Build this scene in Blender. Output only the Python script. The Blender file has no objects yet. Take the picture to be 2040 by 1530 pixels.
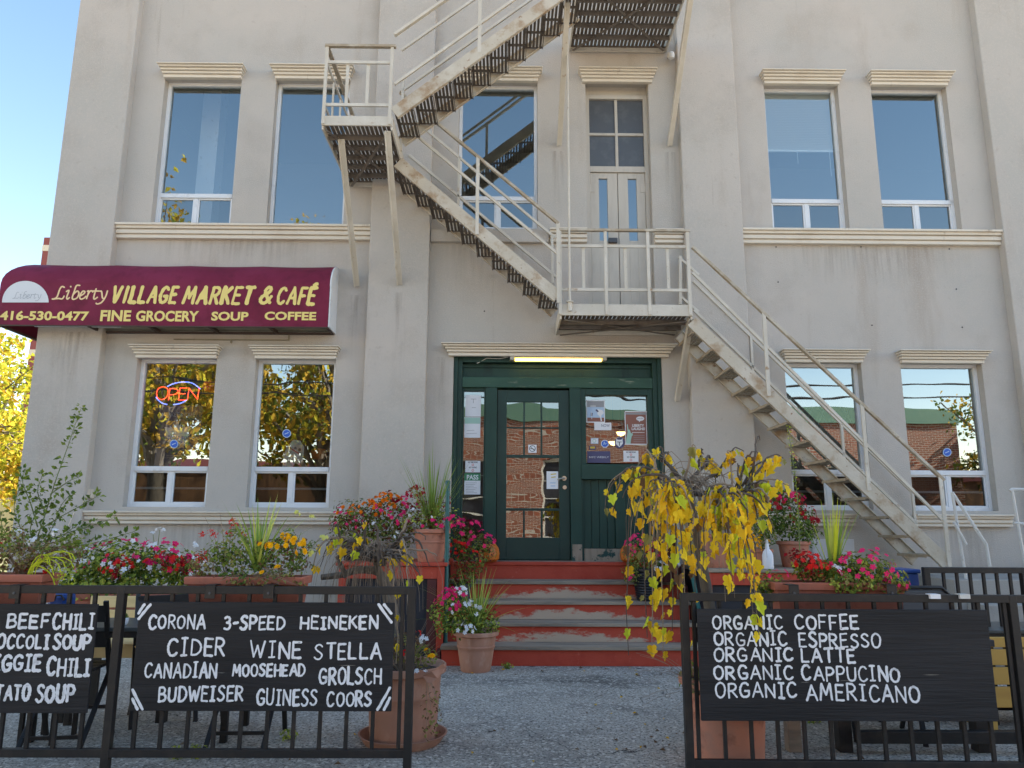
import bpy, math, random
from mathutils import Vector, Matrix
R = math.radians
PI = math.pi
SC = bpy.context.scene
COL = SC.collection

# ------------------------------------------------------------------ camera, sky, sun, exposure
PW, PH, FPX = 2040.0, 1530.0, 1470.0
CAM = Vector((0, -8.66, 1.38))
_p, _y, _r = 0.1882, 0.0095, 0.00473
FW = Vector((math.sin(_y)*math.cos(_p), math.cos(_y)*math.cos(_p), math.sin(_p)))
_rt = Vector((math.cos(_y), -math.sin(_y), 0)); _up = _rt.cross(FW)
RT = _rt*math.cos(_r) + _up*math.sin(_r)
UP = -_rt*math.sin(_r) + _up*math.cos(_r)
cd = bpy.data.cameras.new('camera'); cam = bpy.data.objects.new('camera', cd); COL.objects.link(cam)
cam.matrix_world = Matrix(((RT.x, UP.x, -FW.x, CAM.x), (RT.y, UP.y, -FW.y, CAM.y), (RT.z, UP.z, -FW.z, CAM.z), (0, 0, 0, 1)))
cd.sensor_width = 36; cd.lens = FPX/PW*36; cd.clip_start = .05; cd.clip_end = 2000
SC.camera = cam

SUN_EL, SUN_AZ = 29.0, 76.0          # azimuth measured from +Y towards +X
w = bpy.data.worlds.new("World"); SC.world = w; w.use_nodes = True
nt = w.node_tree; bg = nt.nodes['Background']
sky = nt.nodes.new('ShaderNodeTexSky'); sky.sky_type = 'NISHITA'; sky.sun_disc = False
sky.sun_elevation = R(SUN_EL); sky.sun_rotation = R(SUN_AZ); sky.air_density = 1.0; sky.dust_density = .05; sky.ozone_density = 1.6
hs = nt.nodes.new('ShaderNodeHueSaturation'); hs.inputs['Saturation'].default_value = 1.2     # the sky as the camera's warm shade balance sees it
wb = nt.nodes.new('ShaderNodeMixRGB'); wb.blend_type = 'MULTIPLY'; wb.inputs[0].default_value = 1; wb.inputs[2].default_value = (1.36, .97, .765, 1)
nt.links.new(sky.outputs[0], hs.inputs['Color']); nt.links.new(hs.outputs[0], wb.inputs[1]); nt.links.new(wb.outputs[0], bg.inputs[0]); bg.inputs[1].default_value = .15
sd = bpy.data.lights.new('sun', 'SUN'); sd.energy = 5.0; sd.angle = R(.5); sd.color = (1, .91, .77)
so = bpy.data.objects.new('sun', sd); COL.objects.link(so)
S = Vector((math.sin(R(SUN_AZ))*math.cos(R(SUN_EL)), math.cos(R(SUN_AZ))*math.cos(R(SUN_EL)), math.sin(R(SUN_EL))))
so.rotation_euler = S.to_track_quat('Z', 'Y').to_euler(); so.location = (0, 0, 30)
vs = SC.view_settings; vs.view_transform = 'Standard'; vs.look = 'None'; vs.exposure = 1.8; vs.gamma = 1
SC.cycles.max_bounces = 8; SC.cycles.transparent_max_bounces = 12; SC.cycles.sample_clamp_indirect = 6
SC.cycles.use_denoising = True

def at(px, py, Y=0.0):
    d = FW + RT*((px-PW/2)/FPX) + UP*((PH/2-py)/FPX)
    return CAM + d*((Y-CAM.y)/d.y)
def onz(px, py, z=0.0):
    d = FW + RT*((px-PW/2)/FPX) + UP*((PH/2-py)/FPX)
    return CAM + d*((z-CAM.z)/d.z)
def rect(x0, y0, x1, y1, Y):
    a, b, c, d = at(x0, y0, Y), at(x1, y0, Y), at(x1, y1, Y), at(x0, y1, Y)
    return (a.x+d.x)/2, (b.x+c.x)/2, (c.z+d.z)/2, (a.z+b.z)/2

# ------------------------------------------------------------------ materials
MATS = {}
def srgb(*c):
    return tuple((v/255/12.92 if v <= 10 else ((v/255+.055)/1.055)**2.4) for v in c)
def mat(name, col, rough=.6, var=(), bump=None, metal=0, spec=.5, transl=0, emit=None, coat=0):
    """var: (colour, scale, lo, hi, stretch) layers mixed in by a noise ramp; bump: (scale, strength, stretch)"""
    m = bpy.data.materials.new(name); m.use_nodes = True; MATS[name] = m
    n = m.node_tree; N = n.nodes; L = n.links; b = N['Principled BSDF']
    b.inputs['Roughness'].default_value = rough; b.inputs['Metallic'].default_value = metal
    b.inputs['Specular IOR Level'].default_value = spec
    if coat: b.inputs['Coat Weight'].default_value = coat
    tc = N.new('ShaderNodeTexCoord')
    def noise(scale, st, det=6, seed=0):
        mp = N.new('ShaderNodeMapping'); mp.inputs['Scale'].default_value = st or (1, 1, 1)
        mp.inputs['Location'].default_value = (seed*3.1, seed*1.7, seed*2.3)
        L.new(tc.outputs['Object'], mp.inputs[0])
        t = N.new('ShaderNodeTexNoise'); t.inputs['Scale'].default_value = scale; t.inputs['Detail'].default_value = det
        t.inputs['Roughness'].default_value = .6
        L.new(mp.outputs[0], t.inputs['Vector']); return t.outputs['Fac']
    cur = None
    for i, v in enumerate(var):
        c2, sc, lo, hi = v[:4]; st = v[4] if len(v) > 4 else None
        rp = N.new('ShaderNodeMapRange'); rp.inputs[1].default_value = lo; rp.inputs[2].default_value = hi
        L.new(noise(sc, st, 7, i+1), rp.inputs[0])
        mx = N.new('ShaderNodeMixRGB'); mx.inputs[2].default_value = (*c2, 1)
        if cur is None: mx.inputs[1].default_value = (*col, 1)
        else: L.new(cur, mx.inputs[1])
        L.new(rp.outputs[0], mx.inputs[0]); cur = mx.outputs[0]
    if cur is None: b.inputs['Base Color'].default_value = (*col, 1)
    else: L.new(cur, b.inputs['Base Color'])
    if bump:
        bp = N.new('ShaderNodeBump'); bp.inputs['Strength'].default_value = bump[1]; bp.inputs['Distance'].default_value = .01
        L.new(noise(bump[0], bump[2] if len(bump) > 2 else None, 4, 9), bp.inputs['Height']); L.new(bp.outputs[0], b.inputs['Normal'])
    if transl:
        tr = N.new('ShaderNodeBsdfTranslucent')
        if cur is None: tr.inputs[0].default_value = (*col, 1)
        else: L.new(cur, tr.inputs[0])
        ms = N.new('ShaderNodeMixShader'); ms.inputs[0].default_value = transl
        L.new(b.outputs[0], ms.inputs[1]); L.new(tr.outputs[0], ms.inputs[2]); L.new(ms.outputs[0], N['Material Output'].inputs[0])
    if emit:
        b.inputs['Emission Color'].default_value = (*emit[0], 1); b.inputs['Emission Strength'].default_value = emit[1]
    return m
def glass(name, tint, refl, wave=.0, wscale=3.0):
    m = bpy.data.materials.new(name); m.use_nodes = True; MATS[name] = m
    n = m.node_tree; N = n.nodes; L = n.links; N.remove(N['Principled BSDF'])
    t = N.new('ShaderNodeBsdfTransparent'); t.inputs[0].default_value = (*tint, 1)
    g = N.new('ShaderNodeBsdfGlossy'); g.inputs['Roughness'].default_value = 0; g.inputs[0].default_value = (.88, .97, .98, 1)
    lw = N.new('ShaderNodeFresnel'); lw.inputs[0].default_value = 1.5
    ad = N.new('ShaderNodeMath'); ad.operation = 'ADD'; ad.use_clamp = True; ad.inputs[1].default_value = refl
    L.new(lw.outputs[0], ad.inputs[0])
    if wave:
        tc = N.new('ShaderNodeTexCoord'); mp = N.new('ShaderNodeMapping'); mp.inputs['Scale'].default_value = (.8, 1, 2.2)
        L.new(tc.outputs['Object'], mp.inputs[0])
        ns = N.new('ShaderNodeTexNoise'); ns.inputs['Scale'].default_value = wscale; ns.inputs['Detail'].default_value = 1
        L.new(mp.outputs[0], ns.inputs['Vector'])
        bp = N.new('ShaderNodeBump'); bp.inputs['Strength'].default_value = wave; bp.inputs['Distance'].default_value = .02
        L.new(ns.outputs['Fac'], bp.inputs['Height']); L.new(bp.outputs[0], g.inputs['Normal'])
    ms = N.new('ShaderNodeMixShader'); L.new(ad.outputs[0], ms.inputs[0]); L.new(t.outputs[0], ms.inputs[1]); L.new(g.outputs[0], ms.inputs[2])
    L.new(ms.outputs[0], N['Material Output'].inputs[0]); return m

STUC = (.455, .432, .392)
mat('stucco', STUC, .92, [((.52, .475, .425), .55, .4, .65), ((.42, .38, .335), 1.6, .52, .78), ((.40, .345, .29), 2.6, .58, .80, (1, 1, .16)), ((.36, .31, .26), 9, .66, .80, (1, 1, .05)), ((.42, .375, .33), 14, .60, .78),
    ((.53, .485, .43), 55, .5, .75)], (80, .5), spec=.2)
mat('trim', (.68, .62, .52), .7, [((.60, .53, .43), 2.2, .5, .75), ((.33, .27, .2), 9, .63, .8, (1, 1, .12))], (60, .12), spec=.3)
mat('window_frame', (.72, .74, .76), .4, [((.5, .5, .49), 6, .6, .8)])
mat('white_paint', (.78, .79, .80), .5, [((.6, .6, .58), 14, .6, .75)])
mat('green_paint', (.013, .046, .035), .45, [((.019, .060, .046), 3, .45, .75), ((.006, .02, .016), 5, .58, .75, (1, 1, .2)), ((.12, .13, .10), 40, .72, .78, (.4, 1, 1))], (30, .2, (4, 4, .4)), spec=.35)
mat('green_beam', (.023, .07, .049), .5, [((.038, .098, .066), 4, .45, .7, (.3, 1, 1)), ((.24, .27, .21), 14, .60, .72, (.25, 1, 1.6))], (20, .25, (.4, 4, 4)), spec=.35)
mat('green_door', (.010, .036, .029), .4, [((.016, .05, .04), 2.5, .4, .75), ((.10, .13, .11), 26, .70, .77, (1, 1, .7))], (24, .12), spec=.4)
mat('bare_wood', (.33, .26, .19), .8, [((.2, .15, .1), 9, .45, .7, (4, 4, .3)), ((.02, .06, .05), 7, .56, .6)], (40, .3, (4, 4, .3)))
mat('red_paint', (.49, .078, .047), .6, [((.42, .055, .034), 5, .5, .75), ((.22, .13, .1), 9, .68, .74, (.35, 1, 1)), ((.55, .13, .09), 22, .62, .75)], (35, .2, (.4, 3, 3)), spec=.15)
mat('grey_wood', (.36, .285, .215), .85, [((.18, .15, .12), 6, .45, .7, (.25, 2, 2)), ((.24, .21, .18), 14, .6, .75, (.25, 2, 2))], (50, .4, (.2, 3, 3)), spec=.2)
mat('black_metal', (.014, .013, .013), .5, [((.035, .027, .022), 8, .5, .75), ((.06, .035, .02), 26, .7, .8)], (45, .15), spec=.4)
mat('black_board', (.012, .012, .014), .58, [((.022, .022, .025), 5, .4, .7, (.2, 1, 2)), ((.25, .23, .2), 13, .70, .73, (.16, 1, 3))], (28, .55, (.14, 1, 2.6)), spec=.3)
mat('lettering_white', (.76, .77, .80), .7, [((.50, .51, .54), 22, .54, .72), ((.22, .22, .24), 60, .66, .74, (.4, 1, 1))], (50, .3))
mat('terracotta', (0.504, 0.208, 0.133), .8, [((.37, .19, .14), 5, .5, .7), ((.22, .085, .055), 9, .55, .75)], (50, .1), spec=.25)
mat('terracotta_pale', (.42, .215, .145), .8, [((.55, .37, .28), 4, .54, .72, (1, 1, .6)), ((.31, .15, .09), 7, .5, .75, (1, 1, .4))], (40, .15), spec=.25)
mat('terracotta_box', (0.405, 0.138, 0.09), .65, [((.30, .12, .08), 6, .5, .7), ((.17, .06, .04), 9, .55, .75)], (50, .06), spec=.35)
mat('soil', (.03, .022, .016), .95, [((.07, .05, .035), 40, .5, .7)], (60, .8))
mat('black_plastic', (.010, .011, .016), .4)
mat('blue_plastic', (.01, .05, .22), .45)
mat('grey_plastic', (.06, .065, .075), .5)
mat('leaf_dark', (0.094, 0.15, 0.033), .55, spec=.12, transl=.25)
mat('leaf_mid', (0.195, 0.267, 0.047), .55, spec=.12, transl=.3)
mat('leaf_light', (0.429, 0.481, 0.085), .55, spec=.12, transl=.3)
mat('leaf_olive', (0.286, 0.267, 0.085), .6, spec=.12, transl=.3)
mat('leaf_brown', (0.189, 0.109, 0.058), .7, spec=.12, transl=.2)
mat('leaf_red', (0.174, 0.051, 0.036), .6, spec=.12, transl=.2)
mat('leaf_yellow', (.90, .66, .035), .5, spec=.12, transl=.35)
mat('leaf_gold', (.85, .52, .025), .5, spec=.12, transl=.35)
mat('leaf_lime', (0.609, 0.667, 0.043), .5, spec=.12, transl=.35)
mat('blade', (0.246, 0.358, 0.066), .45, spec=.12, transl=.25)
mat('blade_light', (0.566, 0.621, 0.133), .45, spec=.12, transl=.3)
mat('stem_green', (.14, .18, .05), .6)
mat('twig', (0.27, 0.203, 0.142), .8)
mat('twig_dark', (.085, .065, .05), .85, [((.15, .12, .1), 20, .5, .7)], (50, .4))
mat('bark', (.14, .115, .09), .9, [((.07, .06, .05), 14, .5, .7, (1, 1, .3)), ((.24, .21, .17), 25, .62, .75)], (40, .7, (1, 1, .35)))
mat('petal_pink', (0.837, 0.027, 0.162), .5, spec=.12, transl=.3)
mat('petal_red', (0.675, 0.02, 0.016), .5, spec=.12, transl=.25)
mat('petal_darkred', (0.351, 0.011, 0.02), .5, spec=.12, transl=.25)
mat('petal_white', (.80, .81, .82), .5, spec=.12, transl=.3)
mat('petal_orange', (0.92, 0.27, 0.014), .5, spec=.12, transl=.25)
mat('petal_yellow', (.95, .55, .012), .5, spec=.12, transl=.25)
mat('petal_pale', (.62, .62, .16), .5, spec=.12, transl=.25)
mat('pumpkin', (.58, .15, .015), .45, [((.45, .09, .01), 5, .5, .75)])
mat('escape_paint', (.55, .505, .42), .55, [((.63, .59, .51), 3, .45, .65), ((.33, .21, .11), 7, .63, .74), ((.30, .18, .09), 26, .66, .76)], (40, .2))
mat('escape_rail', (.36, .29, .20), .6, [((.52, .47, .38), 4, .46, .62), ((.22, .12, .06), 9, .60, .72)], (40, .25))
mat('escape_rust', (.50, .445, .35), .6, [((.57, .52, .43), 3, .45, .65), ((.34, .23, .13), 5, .50, .68), ((.22, .105, .045), 20, .62, .72)], (40, .3))
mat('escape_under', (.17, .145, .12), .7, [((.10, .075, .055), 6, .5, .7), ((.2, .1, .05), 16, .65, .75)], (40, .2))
mat('escape_slat_shaded', (.135, .105, .08), .7, [((.19, .165, .14), 9, .5, .7)])  # brown steel slats, darkened in colour for the shade on their undersides
mat('awning_cloth', (.165, .013, .040), .65, [((.20, .02, .055), 1.6, .42, .66), ((.125, .010, .030), 5, .5, .72), ((.26, .05, .10), 3, .64, .8, (.25, 1, 1))], (5, .3), spec=.25)
mat('awning_white', (.66, .68, .70), .55, [((.5, .5, .5), 12, .62, .72)])
mat('awning_under', (0.27, 0.243, 0.176), .7, [((.11, .09, .06), 3, .5, .7), ((.07, .045, .03), 9, .62, .75)])
mat('awning_frame', (.07, .045, .035), .7)
mat('awning_yellow', (.80, .64, .20), .5)
mat('awning_script', (.82, .60, .32), .5)
mat('script_grey', (.35, .38, .42), .6)
mat('asphalt', (.46, .415, .355), .9, [((.33, .30, .26), 1.1, .46, .62), ((.16, .145, .125), .8, .56, .68, (1, 2, 1)), ((.70, .65, .57), 38, .52, .62), ((.11, .10, .09), 55, .52, .62), ((.06, .052, .045), 7, .66, .72)], (60, 1.0), spec=.2)
mat('dry_ground', (.30, .26, .14), .95, [((.16, .2, .06), 2, .45, .6)], (20, .5))
mat('cream_wood', (0.837, 0.621, 0.297), .6, [((.5, .35, .15), 5, .5, .7, (.2, 1, 1))])
mat('yellow_wood', (.52, .30, .06), .6, [((.4, .21, .04), 5, .5, .7, (.2, 1, 1))])
mat('table_grey', (.065, .075, .075), .35, [((.10, .11, .11), 7, .5, .7)])
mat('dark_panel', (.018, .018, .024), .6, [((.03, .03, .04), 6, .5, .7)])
mat('dark_red', (.10, .022, .018), .7)
mat('lamp_case', (.42, .40, .34), .5)
mat('lamp_tube', (1, .8, .3), .5, emit=((1.0, .62, .14), 2.2))
mat('neon_red', (1, .1, .05), .5, emit=((1.0, .055, .02), 2.2))
mat('neon_blue', (.1, .15, 1), .5, emit=((.12, .2, 1.0), 1.6))
mat('bulb_glow', (1, .7, .3), .5, emit=((1, .62, .2), 4))
mat('paper', (.74, .75, .78), .7)
mat('paper_blue', (.42, .55, .72), .6)
mat('print_black', (.02, .02, .025), .6)
mat('print_grey', (.3, .3, .32), .6)
mat('print_red', (.6, .12, .12), .6)
mat('print_green', (.05, .22, .11), .6)
mat('print_mint', (.35, .55, .47), .6)
mat('print_brick', (.27, .11, .08), .6)
mat('print_blue', (.03, .12, .55), .5)
mat('print_navy', (.07, .065, .15), .55)
mat('print_yellow', (.6, .45, .05), .5)
mat('brass', (.6, .52, .4), .3, metal=.9)
mat('inside_wall', (.62, .60, .57), .9)
mat('inside_warm', (.26, .13, .06), .8, [((.12, .06, .03), 1.5, .45, .6, (1, 1, .3))])
mat('inside_dark', (.04, .035, .03), .9)
mat('blind', (.92, .93, .92), .5)
mat('gate_paint', (.72, .75, .74), .5)
mat('ceramic', (.75, .77, .79), .25)
mat('pipe_teal', (.02, .12, .115), .45)
mat('rail_white', (.55, .55, .53), .45, [((.4, .37, .32), 12, .62, .74)])
mat('concrete', (.34, .32, .29), .9, [((.24, .22, .2), 3, .5, .7)], (50, .4))
mat('white_brick', (.62, .62, .62), .8, [((.45, .44, .42), 8, .55, .7)], (30, .3))
mat('green_metal', (.13, .23, .16), .5)
mat('tree_yellow', (.55, .47, .045), .6, spec=.12, transl=.45)
mat('tree_lime', (.38, .40, .04), .6, spec=.12, transl=.45)
mat('tree_orange', (.52, .32, .04), .6, spec=.12, transl=.4)
mat('tree_green', (.13, .17, .035), .6, spec=.12, transl=.4)
mat('cable', (.02, .02, .022), .6)
mat('tower_red', (.22, .06, .06), .8)
mat('tower_cream', (.6, .55, .48), .8)
mat('pale_wall', (.62, .52, .30), .9, [((.5, .42, .25), 2, .5, .7)])
glass('glass_sky', (.86, .92, .93), .235, .03, 1.2)
glass('glass_low', (.93, .94, .94), .33, .04, 2.0)
glass('glass_door', (.55, .57, .56), .24, .06, 2.2)
glass('glass_sash', (.45, .47, .48), .07, .03, 2.0)
glass('glass_sash_up', (.7, .74, .78), .17, .02, 1.5)
glass('glass_right', (.5, .52, .54), .36, .04, 1.6)
mat('door_paint', (.50, .46, .395), .5, [((.42, .385, .33), 4, .5, .75, (2, 1, .4))], (50, .1))
mat('dull_pane', (.085, .09, .098), .3, [((.12, .125, .13), 6, .5, .7)])
glass('glass_dull', (.16, .17, .18), .03, .0)
def brick_mat():
    m = mat('brick', (.3, .1, .05), .85); N = m.node_tree.nodes; L = m.node_tree.links
    t = N.new('ShaderNodeTexBrick'); t.inputs['Scale'].default_value = 1
    t.inputs['Brick Width'].default_value = .3; t.inputs['Row Height'].default_value = .1; t.inputs['Mortar Size'].default_value = .012
    t.inputs[1].default_value = (.30, .085, .042, 1); t.inputs[2].default_value = (.20, .062, .036, 1); t.inputs[3].default_value = (.46, .39, .32, 1)
    tc = N.new('ShaderNodeTexCoord'); mp = N.new('ShaderNodeMapping'); mp.inputs['Rotation'].default_value = (R(90), 0, 0)
    L.new(tc.outputs['Object'], mp.inputs[0]); L.new(mp.outputs[0], t.inputs['Vector']); L.new(t.outputs[0], N['Principled BSDF'].inputs['Base Color'])
brick_mat()
def wear_mat():
    """red riser paint scuffed to bare wood low in the middle of the tread"""
    m = mat('red_worn', (.49, .078, .047), .6, [((.42, .055, .034), 5, .5, .75), ((.55, .13, .09), 22, .62, .75)], (35, .2, (.4, 3, 3)), spec=.15)
    N = m.node_tree.nodes; L = m.node_tree.links; b = N['Principled BSDF']
    src = b.inputs['Base Color'].links[0].from_socket
    tc = N.new('ShaderNodeTexCoord'); sp = N.new('ShaderNodeSeparateXYZ'); L.new(tc.outputs['Generated'], sp.inputs[0])
    def mth(op, a, bb):
        n = N.new('ShaderNodeMath'); n.operation = op
        for i, v in enumerate((a, bb)):
            if isinstance(v, (int, float)): n.inputs[i].default_value = v
            else: L.new(v, n.inputs[i])
        return n.outputs[0]
    ns = N.new('ShaderNodeTexNoise'); ns.inputs['Scale'].default_value = 13; ns.inputs['Detail'].default_value = 12; ns.inputs['Roughness'].default_value = .68
    mp = N.new('ShaderNodeMapping'); mp.inputs['Scale'].default_value = (.6, 1, 1.5); L.new(tc.outputs['Object'], mp.inputs[0]); L.new(mp.outputs[0], ns.inputs['Vector'])
    dx = mth('ABSOLUTE', mth('SUBTRACT', sp.outputs[0], .5), 0)
    k = mth('ADD', mth('MULTIPLY', ns.outputs['Fac'], 1.5), mth('MULTIPLY', mth('ADD', mth('MULTIPLY', dx, 2.0), sp.outputs[2]), -.85))
    rp = N.new('ShaderNodeMapRange'); rp.inputs[1].default_value = .05; rp.inputs[2].default_value = .26; L.new(k, rp.inputs[0])
    mx = N.new('ShaderNodeMixRGB'); mx.inputs[2].default_value = (.50, .38, .285, 1); L.new(src, mx.inputs[1]); L.new(rp.outputs[0], mx.inputs[0])
    L.new(mx.outputs[0], b.inputs['Base Color'])
wear_mat()
def stain_mat():
    """a weathered drip stain: streaky brown film that thins out towards its edges and its foot"""
    m = bpy.data.materials.new('stain'); m.use_nodes = True; MATS['stain'] = m; N = m.node_tree.nodes; L = m.node_tree.links; b = N['Principled BSDF']
    b.inputs['Base Color'].default_value = (.20, .135, .085, 1); b.inputs['Roughness'].default_value = .9; b.inputs['Specular IOR Level'].default_value = .1
    tc = N.new('ShaderNodeTexCoord'); sp = N.new('ShaderNodeSeparateXYZ'); L.new(tc.outputs['Generated'], sp.inputs[0])
    def mth(op, a_, b_):
        n = N.new('ShaderNodeMath'); n.operation = op; n.use_clamp = op == 'MULTIPLY'
        for i, v in enumerate((a_, b_)):
            if isinstance(v, (int, float)): n.inputs[i].default_value = v
            else: L.new(v, n.inputs[i])
        return n.outputs[0]
    mp = N.new('ShaderNodeMapping'); mp.inputs['Scale'].default_value = (1, 1, .06); L.new(tc.outputs['Object'], mp.inputs[0])
    ns = N.new('ShaderNodeTexNoise'); ns.inputs['Scale'].default_value = 24; ns.inputs['Detail'].default_value = 5; L.new(mp.outputs[0], ns.inputs['Vector'])
    rp = N.new('ShaderNodeMapRange'); rp.inputs[1].default_value = .40; rp.inputs[2].default_value = .72; L.new(ns.outputs['Fac'], rp.inputs[0])
    ex = mth('SUBTRACT', 1.0, mth('MULTIPLY', mth('ABSOLUTE', mth('SUBTRACT', sp.outputs[0], .5), 0), 2.0))
    f = mth('MULTIPLY', mth('MULTIPLY', rp.outputs[0], mth('MULTIPLY', ex, 1.6)), mth('MULTIPLY', sp.outputs[2], .24))
    t = N.new('ShaderNodeBsdfTransparent'); ms = N.new('ShaderNodeMixShader'); L.new(f, ms.inputs[0]); L.new(t.outputs[0], ms.inputs[1]); L.new(b.outputs[0], ms.inputs[2]); L.new(ms.outputs[0], N['Material Output'].inputs[0])
stain_mat()
def crack_asphalt():
    m = MATS['asphalt']; N = m.node_tree.nodes; L = m.node_tree.links; b = N['Principled BSDF']
    src = b.inputs['Base Color'].links[0].from_socket
    tc = N.new('ShaderNodeTexCoord'); nz = N.new('ShaderNodeTexNoise'); nz.inputs['Scale'].default_value = 2.5; nz.inputs['Detail'].default_value = 6
    L.new(tc.outputs['Object'], nz.inputs['Vector'])
    ad = N.new('ShaderNodeMixRGB'); ad.inputs[0].default_value = .28; L.new(tc.outputs['Object'], ad.inputs[1]); L.new(nz.outputs['Color'], ad.inputs[2])
    v = N.new('ShaderNodeTexVoronoi'); v.feature = 'DISTANCE_TO_EDGE'; v.inputs['Scale'].default_value = 1.9; L.new(ad.outputs[0], v.inputs['Vector'])
    n2 = N.new('ShaderNodeTexNoise'); n2.inputs['Scale'].default_value = 1.1; L.new(tc.outputs['Object'], n2.inputs['Vector'])
    r1 = N.new('ShaderNodeMapRange'); r1.inputs[1].default_value = .007; r1.inputs[2].default_value = .0; L.new(v.outputs[0], r1.inputs[0])
    r2 = N.new('ShaderNodeMapRange'); r2.inputs[1].default_value = .47; r2.inputs[2].default_value = .6; L.new(n2.outputs['Fac'], r2.inputs[0])
    mu = N.new('ShaderNodeMath'); mu.operation = 'MULTIPLY'; L.new(r1.outputs[0], mu.inputs[0]); L.new(r2.outputs[0], mu.inputs[1])
    mx = N.new('ShaderNodeMixRGB'); mx.inputs[2].default_value = (.025, .025, .025, 1); L.new(src, mx.inputs[1]); L.new(mu.outputs[0], mx.inputs[0])
    L.new(mx.outputs[0], b.inputs['Base Color'])
crack_asphalt()

# ------------------------------------------------------------------ mesh helpers
def tag(o, label, cat, group=None, kind=None):
    if label: o['label'] = label
    if cat: o['category'] = cat
    if group: o['group'] = group
    if kind: o['kind'] = kind
    return o
def wloc(o):
    v = Vector((0, 0, 0))
    while o is not None: v = v + o.location; o = o.parent
    return v
def empty(name, loc, label, cat, group=None):
    o = bpy.data.objects.new(name, None); COL.objects.link(o); o.location = Vector(loc); o.empty_display_size = .1
    return tag(o, label, cat, group)
class MB:
    def __init__(s): s.v = []; s.f = []; s.m = []; s.cur = 0
    def add(s, vs_, fs, m=None):
        b = len(s.v); s.v += [tuple(x) for x in vs_]
        for f in fs: s.f.append(tuple(i+b for i in f)); s.m.append(s.cur if m is None else m)
        return s
    def quad(s, a, b, c, d, m=None): return s.add([a, b, c, d], [(0, 1, 2, 3)], m)
    def box(s, x0, x1, y0, y1, z0, z1, m=None):
        v = [(x, y, z) for z in (z0, z1) for y in (y0, y1) for x in (x0, x1)]
        return s.add(v, [(0, 2, 3, 1), (4, 5, 7, 6), (0, 1, 5, 4), (2, 6, 7, 3), (0, 4, 6, 2), (1, 3, 7, 5)], m)
    def bar(s, p, q, w_, h, up=(0, 0, 1), m=None):
        p, q = Vector(p), Vector(q); d = (q-p).normalized(); u = Vector(up)
        if abs(d.dot(u)) > .99: u = Vector((0, 1, 0))
        x = d.cross(u).normalized(); z = x.cross(d)
        v = [e + x*(w_/2*a) + z*(h/2*b) for e in (p, q) for b in (-1, 1) for a in (-1, 1)]
        return s.add(v, [(0, 1, 3, 2), (4, 6, 7, 5), (0, 4, 5, 1), (2, 3, 7, 6), (0, 2, 6, 4), (1, 5, 7, 3)], m)
    def tube(s, pts, r, n=8, m=None, cap=True):
        pts = [Vector(p) for p in pts]; k = len(pts)
        rs = r if isinstance(r, (list, tuple)) else [r]*k
        vs_ = []; x = None
        for i, p in enumerate(pts):
            d = (pts[min(i+1, k-1)]-pts[max(i-1, 0)])
            d = d.normalized() if d.length > 1e-9 else Vector((0, 0, 1))
            if x is None:
                a = Vector((0, 0, 1)) if abs(d.z) < .9 else Vector((1, 0, 0)); x = d.cross(a).normalized()
            else:
                x = (x-d*x.dot(d)); x = x.normalized() if x.length > 1e-6 else d.orthogonal().normalized()
            y = d.cross(x)
            vs_ += [p+(x*math.cos(2*PI*j/n)+y*math.sin(2*PI*j/n))*rs[i] for j in range(n)]
        fs = [(i*n+j, i*n+(j+1) % n, (i+1)*n+(j+1) % n, (i+1)*n+j) for i in range(k-1) for j in range(n)]
        if cap: fs += [tuple(range(n-1, -1, -1)), tuple((k-1)*n+j for j in range(n))]
        return s.add(vs_, fs, m)
    def lathe(s, prof, c=(0, 0, 0), n=28, m=None, wob=None):
        c = Vector(c); k = len(prof)
        vs_ = [c+Vector((r*math.cos(2*PI*j/n), r*math.sin(2*PI*j/n), z)) for r, z in prof for j in range(n)]
        if wob: vs_ = [wob(v) for v in vs_]
        return s.add(vs_, [(i*n+j, i*n+(j+1) % n, (i+1)*n+(j+1) % n, (i+1)*n+j) for i in range(k-1) for j in range(n)], m)
    def prism(s, poly, y0, y1, m=None):
        """poly in x,z extruded along y"""
        n = len(poly)
        v = [(x, y0, z) for x, z in poly]+[(x, y1, z) for x, z in poly]
        return s.add(v, [tuple(range(n)), tuple(range(2*n-1, n-1, -1))]+[(i, i+n, (i+1) % n+n, (i+1) % n) for i in range(n)], m)
    def build(s, name, mats, parent=None, smooth=False, bevel=0):
        me = bpy.data.meshes.new(name); o = bpy.data.objects.new(name, me); COL.objects.link(o)
        L = Vector((0, 0, 0))
        if parent is not None: o.parent = parent; L = wloc(parent)
        me.from_pydata([Vector(v)-L for v in s.v], [], s.f)
        for mm in (mats if isinstance(mats, (list, tuple)) else [mats]): me.materials.append(MATS[mm])
        me.polygons.foreach_set('material_index', s.m)
        if smooth:
            me.polygons.foreach_set('use_smooth', [True]*len(s.f)); me.set_sharp_from_angle(angle=R(40))
        me.update()
        if bevel:
            b = o.modifiers.new('bevel', 'BEVEL'); b.width = bevel; b.segments = 2; b.limit_method = 'ANGLE'; b.harden_normals = False
        return o
def top(o, mbloc=None):
    return o
def copy_tree(o, parent=None):
    c = o.copy(); COL.objects.link(c); c.parent = parent
    for ch in list(o.children): copy_tree(ch, c)
    return c
def bez(p0, p1, p2, p3, n=10):
    out = []
    for i in range(n+1):
        t = i/n; a = 1-t
        out.append(p0*(a**3)+p1*(3*a*a*t)+p2*(3*a*t*t)+p3*(t**3))
    return out

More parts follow.
